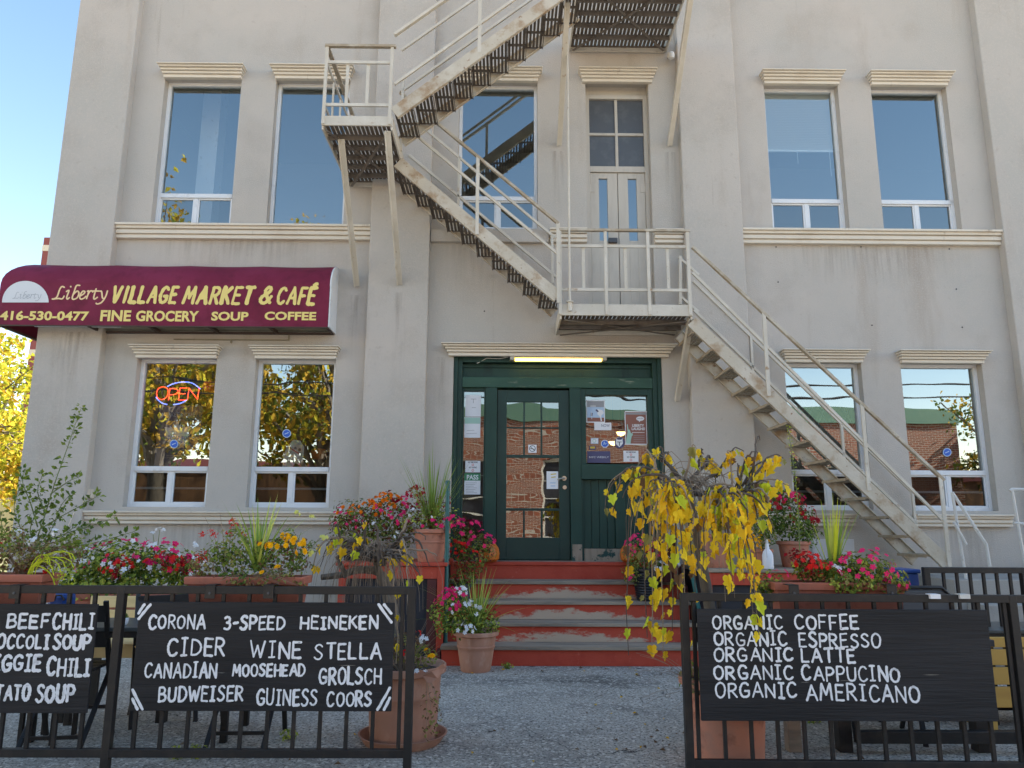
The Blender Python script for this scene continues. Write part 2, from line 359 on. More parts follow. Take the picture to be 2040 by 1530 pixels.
# ------------------------------------------------------------------ lettering
def smooth_poly(pts, sub=5):
    n = len(pts); out = []
    for i in range(n-1):
        p0, p1, p2, p3 = pts[max(i-1, 0)], pts[i], pts[i+1], pts[min(i+2, n-1)]
        for k in range(sub):
            t = k/sub
            out.append(tuple(.5*((2*p1[j])+(-p0[j]+p2[j])*t+(2*p0[j]-5*p1[j]+4*p2[j]-p3[j])*t*t+(-p0[j]+3*p1[j]-3*p2[j]+p3[j])*t**3) for j in (0, 1)))
    out.append(pts[-1]); return out
GL = {
 'A': (.72, [[(0, 0), (.37, 1)], [(.37, 1), (.72, 0)], [(.13, .36), (.6, .36)]]),
 'B': (.6, [[(0, 0), (0, 1)], [(0, 1), (.36, .98), (.5, .78), (.38, .57), (0, .52)], [(0, .52), (.42, .5), (.6, .27), (.45, .04), (0, 0)]]),
 'C': (.62, [[(.6, .84), (.44, .98), (.2, .94), (.03, .66), (.03, .32), (.18, .05), (.42, .02), (.62, .17)]]),
 'D': (.62, [[(0, 0), (0, 1)], [(0, 1), (.34, .95), (.6, .66), (.6, .32), (.36, .05), (0, 0)]]),
 'E': (.52, [[(0, 0), (0, 1)], [(0, 1), (.5, 1)], [(0, .53), (.42, .53)], [(0, 0), (.52, 0)]]),
 'F': (.5, [[(0, 0), (0, 1)], [(0, 1), (.5, 1)], [(0, .5), (.4, .5)]]),
 'G': (.66, [[(.6, .84), (.44, .98), (.2, .94), (.03, .66), (.03, .32), (.18, .05), (.42, .02), (.62, .14), (.64, .4)], [(.36, .42), (.66, .42)]]),
 'H': (.6, [[(0, 0), (0, 1)], [(.6, 0), (.6, 1)], [(0, .5), (.6, .5)]]),
 'I': (.4, [[(.2, 0), (.2, 1)], [(.02, 1), (.38, 1)], [(.02, 0), (.38, 0)]]),
 'i': (.08, [[(.04, 0), (.04, 1)]]),
 'K': (.58, [[(0, 0), (0, 1)], [(.54, 1), (0, .45)], [(.16, .6), (.58, 0)]]),
 'L': (.5, [[(0, 1), (0, 0)], [(0, 0), (.5, 0)]]),
 'M': (.8, [[(0, 0), (.12, 1)], [(.12, 1), (.4, .3)], [(.4, .3), (.68, 1)], [(.68, 1), (.8, 0)]]),
 'N': (.62, [[(0, 0), (0, 1)], [(0, 1), (.62, 0)], [(.62, 0), (.62, 1)]]),
 'O': (.66, [[(.33, 1), (.08, .84), (0, .5), (.1, .14), (.33, 0), (.56, .14), (.66, .5), (.58, .84), (.33, 1)]]),
 'P': (.54, [[(0, 0), (0, 1)], [(0, 1), (.38, .97), (.54, .74), (.38, .5), (0, .46)]]),
 'R': (.58, [[(0, 0), (0, 1)], [(0, 1), (.38, .97), (.52, .75), (.36, .53), (0, .48)], [(.2, .48), (.58, 0)]]),
 'S': (.56, [[(.53, .86), (.38, .99), (.16, .95), (.05, .76), (.2, .58), (.4, .46), (.54, .28), (.42, .05), (.18, 0), (0, .13)]]),
 'T': (.62, [[(0, 1), (.62, 1)], [(.31, 1), (.31, 0)]]),
 'U': (.6, [[(0, 1), (.01, .3), (.14, .03), (.44, .03), (.58, .3), (.6, 1)]]),
 'V': (.66, [[(0, 1), (.33, 0)], [(.33, 0), (.66, 1)]]),
 'W': (.92, [[(0, 1), (.24, 0)], [(.24, 0), (.46, .72)], [(.46, .72), (.68, 0)], [(.68, 0), (.92, 1)]]),
 'X': (.6, [[(0, 0), (.6, 1)], [(0, 1), (.6, 0)]]),
 'Y': (.6, [[(0, 1), (.3, .5)], [(.6, 1), (.3, .5)], [(.3, .5), (.3, 0)]]),
 '3': (.5, [[(.02, .9), (.22, 1), (.44, .86), (.4, .62), (.2, .53)], [(.2, .53), (.44, .46), (.5, .22), (.3, .01), (.02, .1)]]),
 '-': (.4, [[(.02, .45), (.38, .47)]]),
 '&': (.7, [[(.68, .02), (.2, .66), (.2, .9), (.36, 1), (.48, .86), (.4, .66), (.08, .4), (.04, .16), (.22, .0), (.44, .06), (.66, .42)]]),
 ' ': (.32, []),
}
GL['J'] = (.5, [[(.5, 1), (.5, .25), (.36, .02), (.14, .02), (0, .2)]])
GL['e'] = (.52, GL['E'][1]+[[(.2, 1.14), (.42, 1.26)]])
def ribbon(mb, pts, hw, place, lift, rnd, rough=.2):
    """round-ended brush stroke through 2-d pts; place(u, v, lift) -> point"""
    n = len(pts); L, Rr = [], []
    for i, p in enumerate(pts):
        a, b = pts[max(i-1, 0)], pts[min(i+1, n-1)]
        dx, dy = b[0]-a[0], b[1]-a[1]; l = math.hypot(dx, dy) or 1; nx, ny = -dy/l, dx/l
        h1 = hw*(1+rnd.uniform(-rough, rough)); h2 = hw*(1+rnd.uniform(-rough, rough))
        L.append((p[0]+nx*h1, p[1]+ny*h1)); Rr.append((p[0]-nx*h2, p[1]-ny*h2))
    def cap(p, q):
        dx, dy = q[0]-p[0], q[1]-p[1]; l = math.hypot(dx, dy) or 1
        t = math.atan2(dy, dx)
        return [(q[0]+hw*.9*math.cos(t+a), q[1]+hw*.9*math.sin(t+a)) for a in (PI*.3, 0, -PI*.3)]
    for i in range(n-1):
        mb.add([place(*L[i], lift+i*5e-5), place(*Rr[i], lift+i*5e-5), place(*Rr[i+1], lift+i*5e-5+5e-5), place(*L[i+1], lift+i*5e-5+5e-5)], [(0, 1, 2, 3)])
    e = cap(pts[-2], pts[-1]); mb.add([place(*x, lift+n*5e-5) for x in [L[-1]]+e+[Rr[-1]]], [(4, 3, 2, 1, 0)])
    e = cap(pts[1], pts[0]); mb.add([place(*x, lift) for x in [Rr[0]]+e+[L[0]]], [(4, 3, 2, 1, 0)])
def brush_word(mb, text, box, Y, hw, seed=0, shear=0, jit=.05, gap=.27, plain_i=False, lift0=.0012):
    """hand painted word: box = (x0, ytop, x1, ybase[, ybase at right end]) in photo pixels on the plane Y"""
    rnd = random.Random(seed); x0, yt, x1, yb = box[:4]; dr = (box[4] if len(box) > 4 else 0)
    wid = sum(GL[c][0]+gap for c in text)-gap
    A, B, Cc = at(x0, yb, Y), at(x1, yb+dr, Y), at(x0, yt, Y)
    H = Cc.z-A.z; Wd = B.x-A.x; sx = Wd/wid
    u = 0; k = 0
    for ch in text:
        gw, strokes = GL[ch]
        if ch == 'I' and plain_i: gw, strokes = .4, [[(.2, 0), (.2, 1)]]
        j = [rnd.uniform(-jit, jit)*1.5 for _ in range(4)]; wv = rnd.uniform(.86, 1.2)
        for st in strokes:
            pts = smooth_poly(st, 6) if len(st) > 2 else [(st[0][0]+(st[1][0]-st[0][0])*t/4, st[0][1]+(st[1][1]-st[0][1])*t/4) for t in range(5)]
            q = []
            for (a, b) in pts:
                a2 = (u+a+j[0]*.5+shear*b)*sx; b2 = (b*(1+j[1])+j[2]*.6+(a-gw/2)*j[3])*H
                q.append((a2, b2))
            k += 1
            def place(a, b, l): return (A.x+a, Y-l, A.z+(B.z-A.z)*a/Wd+b)
            ribbon(mb, q, hw*wv*rnd.uniform(.85, 1.15), place, lift0+.00035*(k % 5), rnd)
        u += gw+gap
def type_word(mb, text, x0, x1, z0, z1, Y, bold=0.0, shear=0, m=None):
    """set type fitted into a rectangle on a plane facing the street"""
    cu = bpy.data.curves.new('type', 'FONT'); cu.body = text; cu.offset = bold; cu.shear = shear; cu.resolution_u = 3
    o = bpy.data.objects.new('type', cu); COL.objects.link(o)
    dg = bpy.context.evaluated_depsgraph_get(); me = bpy.data.meshes.new_from_object(o.evaluated_get(dg))
    vs_ = [tuple(v.co) for v in me.vertices]; fs = [tuple(p.vertices) for p in me.polygons]
    bpy.data.objects.remove(o); bpy.data.curves.remove(cu); bpy.data.meshes.remove(me)
    if not vs_: return
    a0, a1 = min(v[0] for v in vs_), max(v[0] for v in vs_); b0, b1 = min(v[1] for v in vs_), max(v[1] for v in vs_)
    mb.add([(x0+(v[0]-a0)/(a1-a0)*(x1-x0), Y, z0+(v[1]-b0)/(b1-b0)*(z1-z0)) for v in vs_], fs, m)
def type_px(mb, text, x0, yt, x1, yb, Y, **k):
    a = rect(x0, yt, x1, yb, Y); type_word(mb, text, a[0], a[1], a[2], a[3], Y, **k)

# ------------------------------------------------------------------ setting: ground
GZ = .035
mb = MB(); nx, ny = 60, 40
mb.quad((-60, -60, GZ), (60, -60, GZ), (60, 7, GZ), (-60, 7, GZ))
g = mb.build('ground', 'asphalt'); tag(g, 'worn grey asphalt yard with cracks', None, kind='structure')
mb = MB(); mb.quad((-300, 7, GZ), (300, 7, GZ), (300, 600, GZ), (-300, 600, GZ)); mb.quad((-300, -400, GZ), (300, -400, GZ), (300, -60, GZ), (-300, -60, GZ))
tag(mb.build('terrain', 'dry_ground'), 'sunlit dry grassy ground behind the building', None, kind='structure')

# ------------------------------------------------------------------ the building
BX0, BX1, BD, BH = -5.55, 30.0, 10.5, 13.6
bld = empty('cafe_building', (0, 0, GZ), 'grey stucco building with pilasters and cream window mouldings behind the fire escape', 'building')
W2 = [(-4.41, -3.425), (-2.98, -2.025), (-.615, .395), (3.335, 4.30), (4.73, 5.715)]
W1 = [(-4.40, -3.45), (-2.985, -2.03), (3.365, 4.295), (4.77, 5.76)]
Z20, Z21, Z10, Z11 = 5.0, 7.02, 1.56, 3.325
DOOR = (-.62, 1.885, .968, 3.375); D2 = (1.015, 1.83, 3.69, 7.05)
RD = .15
holes = [(a, b, Z20, Z21) for a, b in W2]+[(a, b, Z10, Z11) for a, b in W1]+[DOOR, D2]
xs = sorted({BX0, BX1, *[h[0] for h in holes], *[h[1] for h in holes]}); zs = sorted({GZ-.1, BH, *[h[2] for h in holes], *[h[3] for h in holes]})
mb = MB()
for i in range(len(xs)-1):
    for j in range(len(zs)-1):
        cx, cz = (xs[i]+xs[i+1])/2, (zs[j]+zs[j+1])/2
        if any(h[0] < cx < h[1] and h[2] < cz < h[3] for h in holes): continue
        mb.quad((xs[i], 0, zs[j]), (xs[i+1], 0, zs[j]), (xs[i+1], 0, zs[j+1]), (xs[i], 0, zs[j+1]))
for a, b, c, d in holes:
    y = RD+.06
    mb.quad((a, 0, c), (a, y, c), (a, y, d), (a, 0, d)); mb.quad((b, 0, c), (b, 0, d), (b, y, d), (b, y, c))
    mb.quad((a, 0, d), (a, y, d), (b, y, d), (b, 0, d)); mb.quad((a, 0, c), (b, 0, c), (b, y, c), (a, y, c))
mb.quad((BX0, 0, GZ-.1), (BX0, 0, BH), (BX0, BD, BH), (BX0, BD, GZ-.1)); mb.quad((BX1, 0, GZ-.1), (BX1, BD, GZ-.1), (BX1, BD, BH), (BX1, 0, BH))
mb.quad((BX0, BD, GZ-.1), (BX0, BD, BH), (BX1, BD, BH), (BX1, BD, GZ-.1))
mb.build('wall', 'stucco', bld)
mb = MB(); mb.box(BX0-.1, BX1+.1, -.2, BD+.1, BH, BH+.4); mb.build('roof', 'trim', bld)
for a, b in ((-5.552, -4.79), (-1.665, -.935), (2.195, 2.92), (6.145, 6.9)):
    mb = MB(); mb.box(a, b, -.12, .01, GZ-.1, BH-.02); mb.build('pilaster', 'stucco', bld, bevel=.012)
# inside: floors, ceilings and plain walls
mb = MB(); e = .25
for z0, z1, m, yb in ((.93, 3.9, 1, 4.2), (4.3, 7.9, 0, 4.0)):
    mb.quad((BX0+.1, yb, z0), (BX1, yb, z0), (BX1, yb, z1), (BX0+.1, yb, z1), m)
    mb.quad((BX0+.1, e, z1), (BX1, e, z1), (BX1, yb, z1), (BX0+.1, yb, z1), 0); mb.quad((BX0+.1, e, z0), (BX1, e, z0), (BX1, yb, z0), (BX0+.1, yb, z0), 2)
    for x in (BX0+.1, -1.4, 2.5, BX1):
        mb.quad((x, e, z0), (x, yb, z0), (x, yb, z1), (x, e, z1), 0 if m == 0 else 1)
mb.build('interior', ['inside_wall', 'inside_warm', 'inside_dark'], bld)
mb = MB(); mb.box(-4.3, -4.05, .9, 1.15, 4.31, 7.89); mb.build('column', 'white_paint', bld)

def moulding(a, b, z0, z1, grow, name, y0=0.0, both=(1, 1)):
    """stepped cream moulding, wider and prouder towards the top"""
    mb = MB(); st = ((0, .30, .05), (.30, .52, .075), (.52, .72, .10), (.72, .88, .13), (.88, 1, .155))
    for t0, t1, pr in st:
        k = pr*grow
        mb.box(a-k*both[0], b+k*both[1], y0-pr, y0+.01, z0+(z1-z0)*t0+.0015, z0+(z1-z0)*t1-.0015)
    return mb.build(name, 'trim', bld, bevel=.006)
for a, b in W2: moulding(a+.02, b-.02, 7.0, 7.15, .5, 'lintel')
moulding(D2[0]-.02, D2[1]+.02, 7.0, 7.15, .5, 'lintel')
for a, b in W1: moulding(a+.02, b-.02, 3.31, 3.455, .5, 'lintel')
moulding(DOOR[0]-.02, DOOR[1]+.04, 3.36, 3.505, .8, 'lintel')
def sill(a, b, z0, z1):
    mb = MB()
    for t0, t1, pr in ((0, .22, .06), (.22, .30, .045), (.30, .56, .075), (.56, .64, .055), (.64, .84, .09), (.84, 1, .115)):
        mb.box(a, b, -pr, .01, z0+(z1-z0)*t0, z0+(z1-z0)*t1)
    return mb.build('sill', 'trim', bld, bevel=.004)
sill(-4.788, -1.667, 4.815, 4.995); sill(2.922, 6.143, 4.815, 4.995); sill(-4.788, -1.80, 1.37, 1.515)
sill(2.925, 4.05, 1.38, 1.52); sill(4.74, 5.87, 1.38, 1.52); sill(.54, 1.0, 4.81, 4.975); sill(1.84, 2.193, 4.81, 4.975)
mb = MB(); mb.box(-.93, .53, -.06, .01, 4.80, 4.97); mb.build('sill', 'stucco', bld, bevel=.01)
mb = MB(); a = rect(1618, 1074, 1702, 1125, 0); mb.box(a[0], a[1], -.012, .01, a[2]-.25, a[3]); mb.build('basement_window', 'white_brick', bld, bevel=.004)

def window(x0, x1, z0, z1, big, sash, transom=True, tz=None, white='window_frame'):
    y = RD-.05; fw = .042
    tz = tz if tz is not None else z0+(z1-z0)*.205
    mb = MB()
    mb.box(x0+.001, x0+fw, y, y+.06, z0, z1); mb.box(x1-fw, x1-.001, y, y+.06, z0, z1)
    mb.box(x0+fw, x1-fw, y, y+.06, z1-fw, z1-.001); mb.box(x0+fw, x1-fw, y, y+.06, z0+.001, z0+fw)
    if transom:
        mb.box(x0+fw, x1-fw, y-.01, y+.055, tz, tz+.055)
        xm = (x0+x1)/2
        mb.box(xm-.022, xm+.022, y+.006, y+.05, z0+fw, tz)
        for q0, q1 in ((x0+fw, xm-.022), (xm+.022, x1-fw)):
            t = .02
            mb.box(q0, q0+t, y+.012, y+.045, z0+fw, tz); mb.box(q1-t, q1, y+.012, y+.045, z0+fw, tz)
            mb.box(q0+t, q1-t, y+.012, y+.045, tz-t, tz); mb.box(q0+t, q1-t, y+.012, y+.045, z0+fw, z0+fw+t)
    if z0 < 3: mb.box(x0+fw+.02, x1-fw-.02, y+.05, y+.056, z0+.21, z0+.235)
    wd = mb.build('window', white, bld, bevel=.003)
    mb = MB(); zz = tz+.055 if transom else z0+fw; yg = y+.035
    mb.quad((x0+fw, yg, zz), (x1-fw, yg, zz), (x1-fw, yg, z1-fw), (x0+fw, yg, z1-fw), 0)
    if transom: mb.quad((x0+fw, yg-.006, z0+fw), (x1-fw, yg-.006, z0+fw), (x1-fw, yg-.006, tz), (x0+fw, yg-.006, tz), 1)
    mb.build('pane', [big, sash], wd); return wd
for i, (a, b) in enumerate(W2): window(a, b, Z20, Z21, 'glass_sky', 'glass_sash_up', i != 1)
for i, (a, b) in enumerate(W1): window(a, b, Z10, Z11, 'glass_low' if i < 2 else 'glass_right', 'glass_sash', True, 1.98)

# upper double door onto the fire escape
x0, x1, z0, z1 = D2; y = RD-.03
mb = MB(); mb.box(x0+.001, x0+.055, y-.02, y+.05, z0, z1-.15); mb.box(x1-.055, x1-.001, y-.02, y+.05, z0, z1-.15); mb.box(x0+.055, x1-.055, y-.02, y+.05, z1-.2, z1-.15)
mb.box(x0+.001, x1-.001, y+.03, y+.05, z1-.15, z1-.001)
zt = 5.86; mb.box(x0+.055, x1-.055, y-.02, y+.05, zt-.04, zt+.04)
xm = (x0+x1)/2
mb.box(xm-.018, xm+.018, y, y+.04, zt+.04, z1-.2); mb.box(x0+.055, xm-.018, y, y+.04, 6.34, 6.375); mb.box(xm+.018, x1-.055, y, y+.04, 6.34, 6.375)
fr = mb.build('door_frame', 'door_paint', bld, bevel=.003)
mb = MB(); mb.quad((x0+.05, y+.02, zt+.03), (x1-.05, y+.02, zt+.03), (x1-.05, y+.02, z1-.19), (x0+.05, y+.02, z1-.19)); mb.build('pane', 'dull_pane', fr)
for s, (q0, q1) in enumerate(((x0+.058, xm-.004), (xm+.004, x1-.058))):
    mb = MB(); gc = (q0+q1)/2+(-.01 if s == 0 else .01); gw = .055
    mb.box(q0, gc-gw, y, y+.04, z0, zt-.045); mb.box(gc+gw, q1, y, y+.04, z0, zt-.045); mb.box(gc-gw, gc+gw, y, y+.04, 5.74, zt-.045); mb.box(gc-gw, gc+gw, y, y+.04, z0, 4.9)
    mb.box(q0-.01 if s == 0 else q1-.06, q0+.06 if s == 0 else q1+.01, y-.006, y, 5.55, 5.66)
    dl = mb.build('door', 'door_paint', bld, bevel=.004)
    mb = MB(); mb.quad((gc-gw, y+.02, 4.9), (gc+gw, y+.02, 4.9), (gc+gw, y+.02, 5.74), (gc-gw, y+.02, 5.74)); mb.build('pane', 'glass_sky', dl)
    if s == 0:
        mb = MB(); mb.box(q1-.13, q1-.02, y-.05, y, 4.86, 4.92); mb.build('handle', 'grey_plastic', dl, bevel=.004)

# main entrance: green joinery
DY = .10
def pbox(mb, px0, py0, px1, py1, Y0, Y1, m=None):
    a = rect(px0, py0, px1, py1, Y0); mb.box(a[0], a[1], Y0, Y1, a[2], a[3], m)
mb = MB()
X0, X1, ZB, ZT = DOOR
mb.box(X0+.001, X0+.05, .03, .2, ZB, ZT-.001); mb.box(X1-.05, X1-.001, .03, .2, ZB, ZT-.001)
mb.box(X0+.05, X0+.105, .06, .2, ZB, ZT-.001); mb.box(X1-.105, X1-.05, .06, .2, ZB, ZT-.001)
mb.box(X0+.105, X1-.105, .05, .2, ZT-.07, ZT-.001)
zb0 = rect(916, 752, 1305, 773, .08); 
mb.box(X0+.105, X1-.105, .15, .2, zb0[3], ZT-.07)
mb.box(X0+.105, X1-.105, .13, .15, ZT-.12, ZT-.07)
pl = rect(966, 780, 989, 1100, .08); pr = rect(1136, 780, 1158, 1100, .08)
for p in (pl, pr): mb.box(p[0], p[1], .07, .2, ZB, zb0[2])
sg = rect(922, 779, 963, 1078, .12)
mb.box(X0+.105, sg[0], .10, .19, ZB, zb0[2]); mb.box(sg[1], pl[0], .10, .19, ZB, zb0[2]); mb.box(sg[0], sg[1], .10, .19, sg[3], zb0[2]); mb.box(sg[0], sg[1], .10, .19, ZB, sg[2])
wg = rect(1167, 788, 1291, 922, .12); XR = X1-.105
mb.box(pr[1], wg[0], .09, .19, wg[2]-.02, zb0[2]); mb.box(wg[1], XR, .09, .19, wg[2]-.02, zb0[2]); mb.box(wg[0], wg[1], .09, .19, wg[3], zb0[2])
rl = rect(1156, 930, 1310, 955, .06); mb.box(pr[1], XR, .06, .19, rl[2], wg[2]-.02)
zpb = rect(1163, 1093, 1228, 1117, .1)[3]
xa = rect(1163, 960, 1226, 1090, .1); xb2 = rect(1246, 960, 1300, 1090, .1)
mb.box(pr[1], xa[0], .10, .19, ZB+.001, rl[2]); mb.box(xa[1], xb2[0], .10, .19, zpb, rl[2])
for q0, q1 in ((xa[0], xa[1]), (xb2[0], XR)):
    nb = 4
    for k in range(nb): mb.box(q0+(q1-q0)*k/nb+.002, q0+(q1-q0)*(k+1)/nb-.002, .13, .19, zpb, rl[2])
dfr = mb.build('door_frame', 'green_paint', bld, bevel=.004)
mb = MB(); mb.box(X0+.105, X1-.105, .065, .2, zb0[2], zb0[3]); mb.build('beam', 'green_beam', bld, bevel=.006)
mb = MB(); mb.box(xa[0]+.002, XR, .105, .19, ZB+.001, zpb-.001); mb.box(pr[1]-.115, pr[1]-.002, .066, .07, ZB+.001, ZB+.19); mb.build('bare_board', 'bare_wood', bld, bevel=.004)
mb = MB(); mb.quad((sg[0], .15, sg[2]), (sg[1], .15, sg[2]), (sg[1], .15, sg[3]), (sg[0], .15, sg[3])); mb.build('pane', 'glass_door', dfr); mb = MB(); mb.quad((wg[0], .15, wg[2]), (wg[1], .15, wg[2]), (wg[1], .15, wg[3]), (wg[0], .15, wg[3]))
mb.build('pane', 'glass_door', dfr)
lf = rect(994, 777, 1132, 1115, .11); lg = rect(1009, 801, 1114, 1071, .11)
d0, d1 = .11, .16
mb = MB(); zl0 = ZB+.012
mb.box(pl[1]+.004, lg[0], d0, d1, zl0, lf[3]); mb.box(lg[1], pr[0]-.004, d0, d1, zl0, lf[3]); mb.box(lg[0], lg[1], d0, d1, lg[3], lf[3]); mb.box(lg[0], lg[1], d0, d1, zl0, lg[2])
zz = [rect(1009, y_, 1114, 1071, .11)[3] for y_ in (852, 909, 1015)]
for z_, h in ((zz[0], .018), (zz[1], .035), (zz[2], .03)): mb.box(lg[0], lg[1], d0+.008, d1-.008, z_-h/2, z_+h/2)
for t in (1/3, 2/3):
    xx = lg[0]+(lg[1]-lg[0])*t
    for a, b in ((zz[0]+.009, lg[3]), (zz[1]+.0175, zz[0]-.009), (lg[2], zz[2]-.015)): mb.box(xx-.011, xx+.011, d0+.008, d1-.008, a, b)
drl = mb.build('door', 'green_door', bld, bevel=.004)
mb = MB(); mb.quad((lg[0], .135, lg[2]), (lg[1], .135, lg[2]), (lg[1], .135, lg[3]), (lg[0], .135, lg[3])); mb.build('pane', 'glass_door', drl)
mb = MB(); h1 = at(1124, 953, d0); h2 = at(1125, 971, d0)
for h, r in ((h1, .028), (h2, .024)): mb.tube([(h.x, d0-.012, h.z), (h.x, d0, h.z)], r, 16)
mb.tube([(h1.x, d0-.05, h1.z), (h1.x, d0-.012, h1.z)], .01, 8); mb.tube([(h1.x+.005, d0-.05, h1.z), (h1.x-.05, d0-.052, h1.z-.006), (h1.x-.085, d0-.045, h1.z-.018)], .009, 8)
mb.build('handle', 'brass', drl, smooth=True)
mb = MB(); mb.box(X0, X1, -.02, .2, ZB-.03, ZB+.004); mb.build('threshold', 'grey_wood', bld, bevel=.004)

# fluorescent fitting over the door
ll = rect(1016, 709, 1208, 722, .0)
lt = empty('strip_light', ((ll[0]+ll[1])/2, 0, ll[3]), 'lit fluorescent strip light under the moulding over the green door', 'lamp')
mb = MB(); zc = (ll[2]+ll[3])/2+.012; mb.box(ll[0], ll[1], -.03, .06, zc, zc+.045)
for x in (ll[0], ll[1]-.05): mb.box(x, x+.05, -.035, .05, zc-.03, zc+.046)
for t in (.08, .3, .5, .72, .92): xx = ll[0]+(ll[1]-ll[0])*t; mb.box(xx-.012, xx+.012, -.036, -.03, zc, zc+.05)
mb.build('housing', 'lamp_case', lt, bevel=.004)
mb = MB(); mb.tube([(ll[0]+.06, .005, zc-.022), (ll[1]-.06, .005, zc-.022)], .017, 10); mb.build('tube', 'lamp_tube', lt, smooth=True)
mb = MB(); mb.tube([(ll[0], .02, zc+.02), (ll[0]-.12, .03, zc-.005), (ll[0]-.28, .05, zc+.005), (ll[0]-.4, .058, zc-.06)], .005, 6); mb.build('cable', 'rail_white', lt, smooth=True)

# drip stains on the stucco
for x0, x1, zt_, zb_, yy in ((-1.36, -1.16, 4.12, 2.9, -.1235), (-1.93, -1.75, 4.12, 3.2, -.0035), (.55, .75, 6.05, 5.0, -.0035), (2.0, 2.17, 6.05, 5.05, -.0035), (3.2, 5.9, 4.805, 4.25, -.0035), (-4.6, -2.0, 4.81, 4.45, -.0035), (-.9, .5, 4.79, 4.2, -.0035), (4.8, 5.85, 1.375, .6, -.0035), (-4.4, -2.2, 1.365, .7, -.0035), (-5.4, -4.9, 3.6, 2.4, -.1235), (-.86, -.66, 3.35, 2.3, -.0035)):
    mb = MB(); mb.quad((x0, yy, zb_), (x1, yy, zb_), (x1, yy, zt_), (x0, yy, zt_)); mb.build('stain', 'stain', bld)
for px_, py_ in ((1715, 492), (1891, 496), (1546, 492), (1905, 576), (1737, 648), (1917, 652), (1550, 562), (640, 610), (965, 620), (1010, 545)):
    p = at(px_, py_, 0); mb = MB(); mb.tube([(p.x, -.004, p.z), (p.x, .02, p.z)], .009, 8); mb.build('bolt_hole', 'cable', bld)
# small wall fittings
o = empty('wall_socket', (-4.7, -.03, 1.75), 'small open outlet box with a loose wire on the wall beside the corner pilaster', 'socket')
a = rect(170, 975, 184, 992, -.03); mb = MB(); mb.box(a[0], a[1], -.05, .01, a[2], a[3]); mb.build('box', 'trim', o, bevel=.004)
mb = MB(); mb.tube([(a[0]+.05, -.05, a[2]+.06), (a[0]-.02, -.09, a[2]-.02), (a[0]-.08, -.15, a[2]-.3), (a[0]-.16, -.1, a[2]-.62)], .006, 6); mb.build('wire', 'trim', o, smooth=True)
c = at(1336, 113, -.1); o = empty('security_camera', c, 'small grey camera on the wall under the top fire escape landing', 'camera')
mb = MB(); mb.tube([(c.x, 0, c.z+.05), (c.x, -.1, c.z+.03)], .02, 8); mb.build('mount', 'grey_plastic', o, smooth=True)
mb = MB(); mb.lathe([(0, -.05), (.035, -.04), (.05, 0), (.04, .04), (0, .045)], (c.x, -.12, c.z), 14); mb.build('lens_housing', 'rail_white', o, smooth=True)

# ------------------------------------------------------------------ fire escape
esc = empty('fire_escape', (1.3, -.7, 3.7), 'rust stained cream steel fire escape zigzagging across the facade', 'fire escape')
YO, YI = -.75, -.12; YO3, YI3 = -1.42, -.80
def landing(x0, x1, y0, y1, z, depth=.13):
    mb = MB(); t = .02
    mb.box(x0, x1, y0, y0+t, z-.02, z+depth-.02); mb.box(x0, x0+t, y0+t, y1, z-.06, z+depth-.03); mb.box(x1-t, x1, y0+t, y1, z-.06, z+depth-.03); mb.box(x0+t, x1-t, y1-t, y1, z-.06, z+.06)
    o = mb.build('landing', 'escape_paint', esc, bevel=.003)
    mb = MB(); n = int((x1-x0)/.05); ys = [y0+.03+(y1-y0-.06)*k/max(1, round((y1-y0)/.22)) for k in range(round((y1-y0)/.22)+1)]
    for k in range(n):
        xx = x0+.03+(x1-x0-.06)*k/n; mb.box(xx, xx+(x1-x0)/n*.66, y0+.02, y1-.02, z+.005, z+.017)
    for yy in ys: mb.box(x0+.02, x1-.02, yy-.02, yy+.02, z-.002, z+.005)
    mb.build('grating', 'escape_slat_shaded', o)
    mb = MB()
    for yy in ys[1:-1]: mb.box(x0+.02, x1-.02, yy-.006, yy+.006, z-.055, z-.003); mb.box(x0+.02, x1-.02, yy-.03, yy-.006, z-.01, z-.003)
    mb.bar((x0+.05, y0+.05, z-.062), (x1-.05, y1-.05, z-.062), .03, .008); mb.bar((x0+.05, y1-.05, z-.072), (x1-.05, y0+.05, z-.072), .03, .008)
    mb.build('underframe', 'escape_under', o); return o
P1 = (.605, 2.085, YO, -.02, 3.69); P2 = (-1.98, -1.22, -1.42, -.02, 5.58); P3 = (.80, 2.08, -1.42, -.02, 7.50)
L1, L2, L3 = landing(*P1), landing(*P2, .11), landing(*P3)
def tread_mesh(y0, y1, mname):
    mb = MB(); d = .205; n = 5
    for k in range(n): mb.box(-d/2+d*k/n+.003, -d/2+d*(k+1)/n-.012, y0, y1, -.006, .006)
    for t in (0, .5, 1): yy = y0+(y1-y0)*t; mb.box(-d/2, d/2, max(y0, yy-.022), min(y1, yy+.022), -.011, -.0065)
    mb.box(-d/2-.006, -d/2, y0, y1, -.022, .007); mb.box(d/2, d/2+.006, y0, y1, -.022, .007)
    return mb
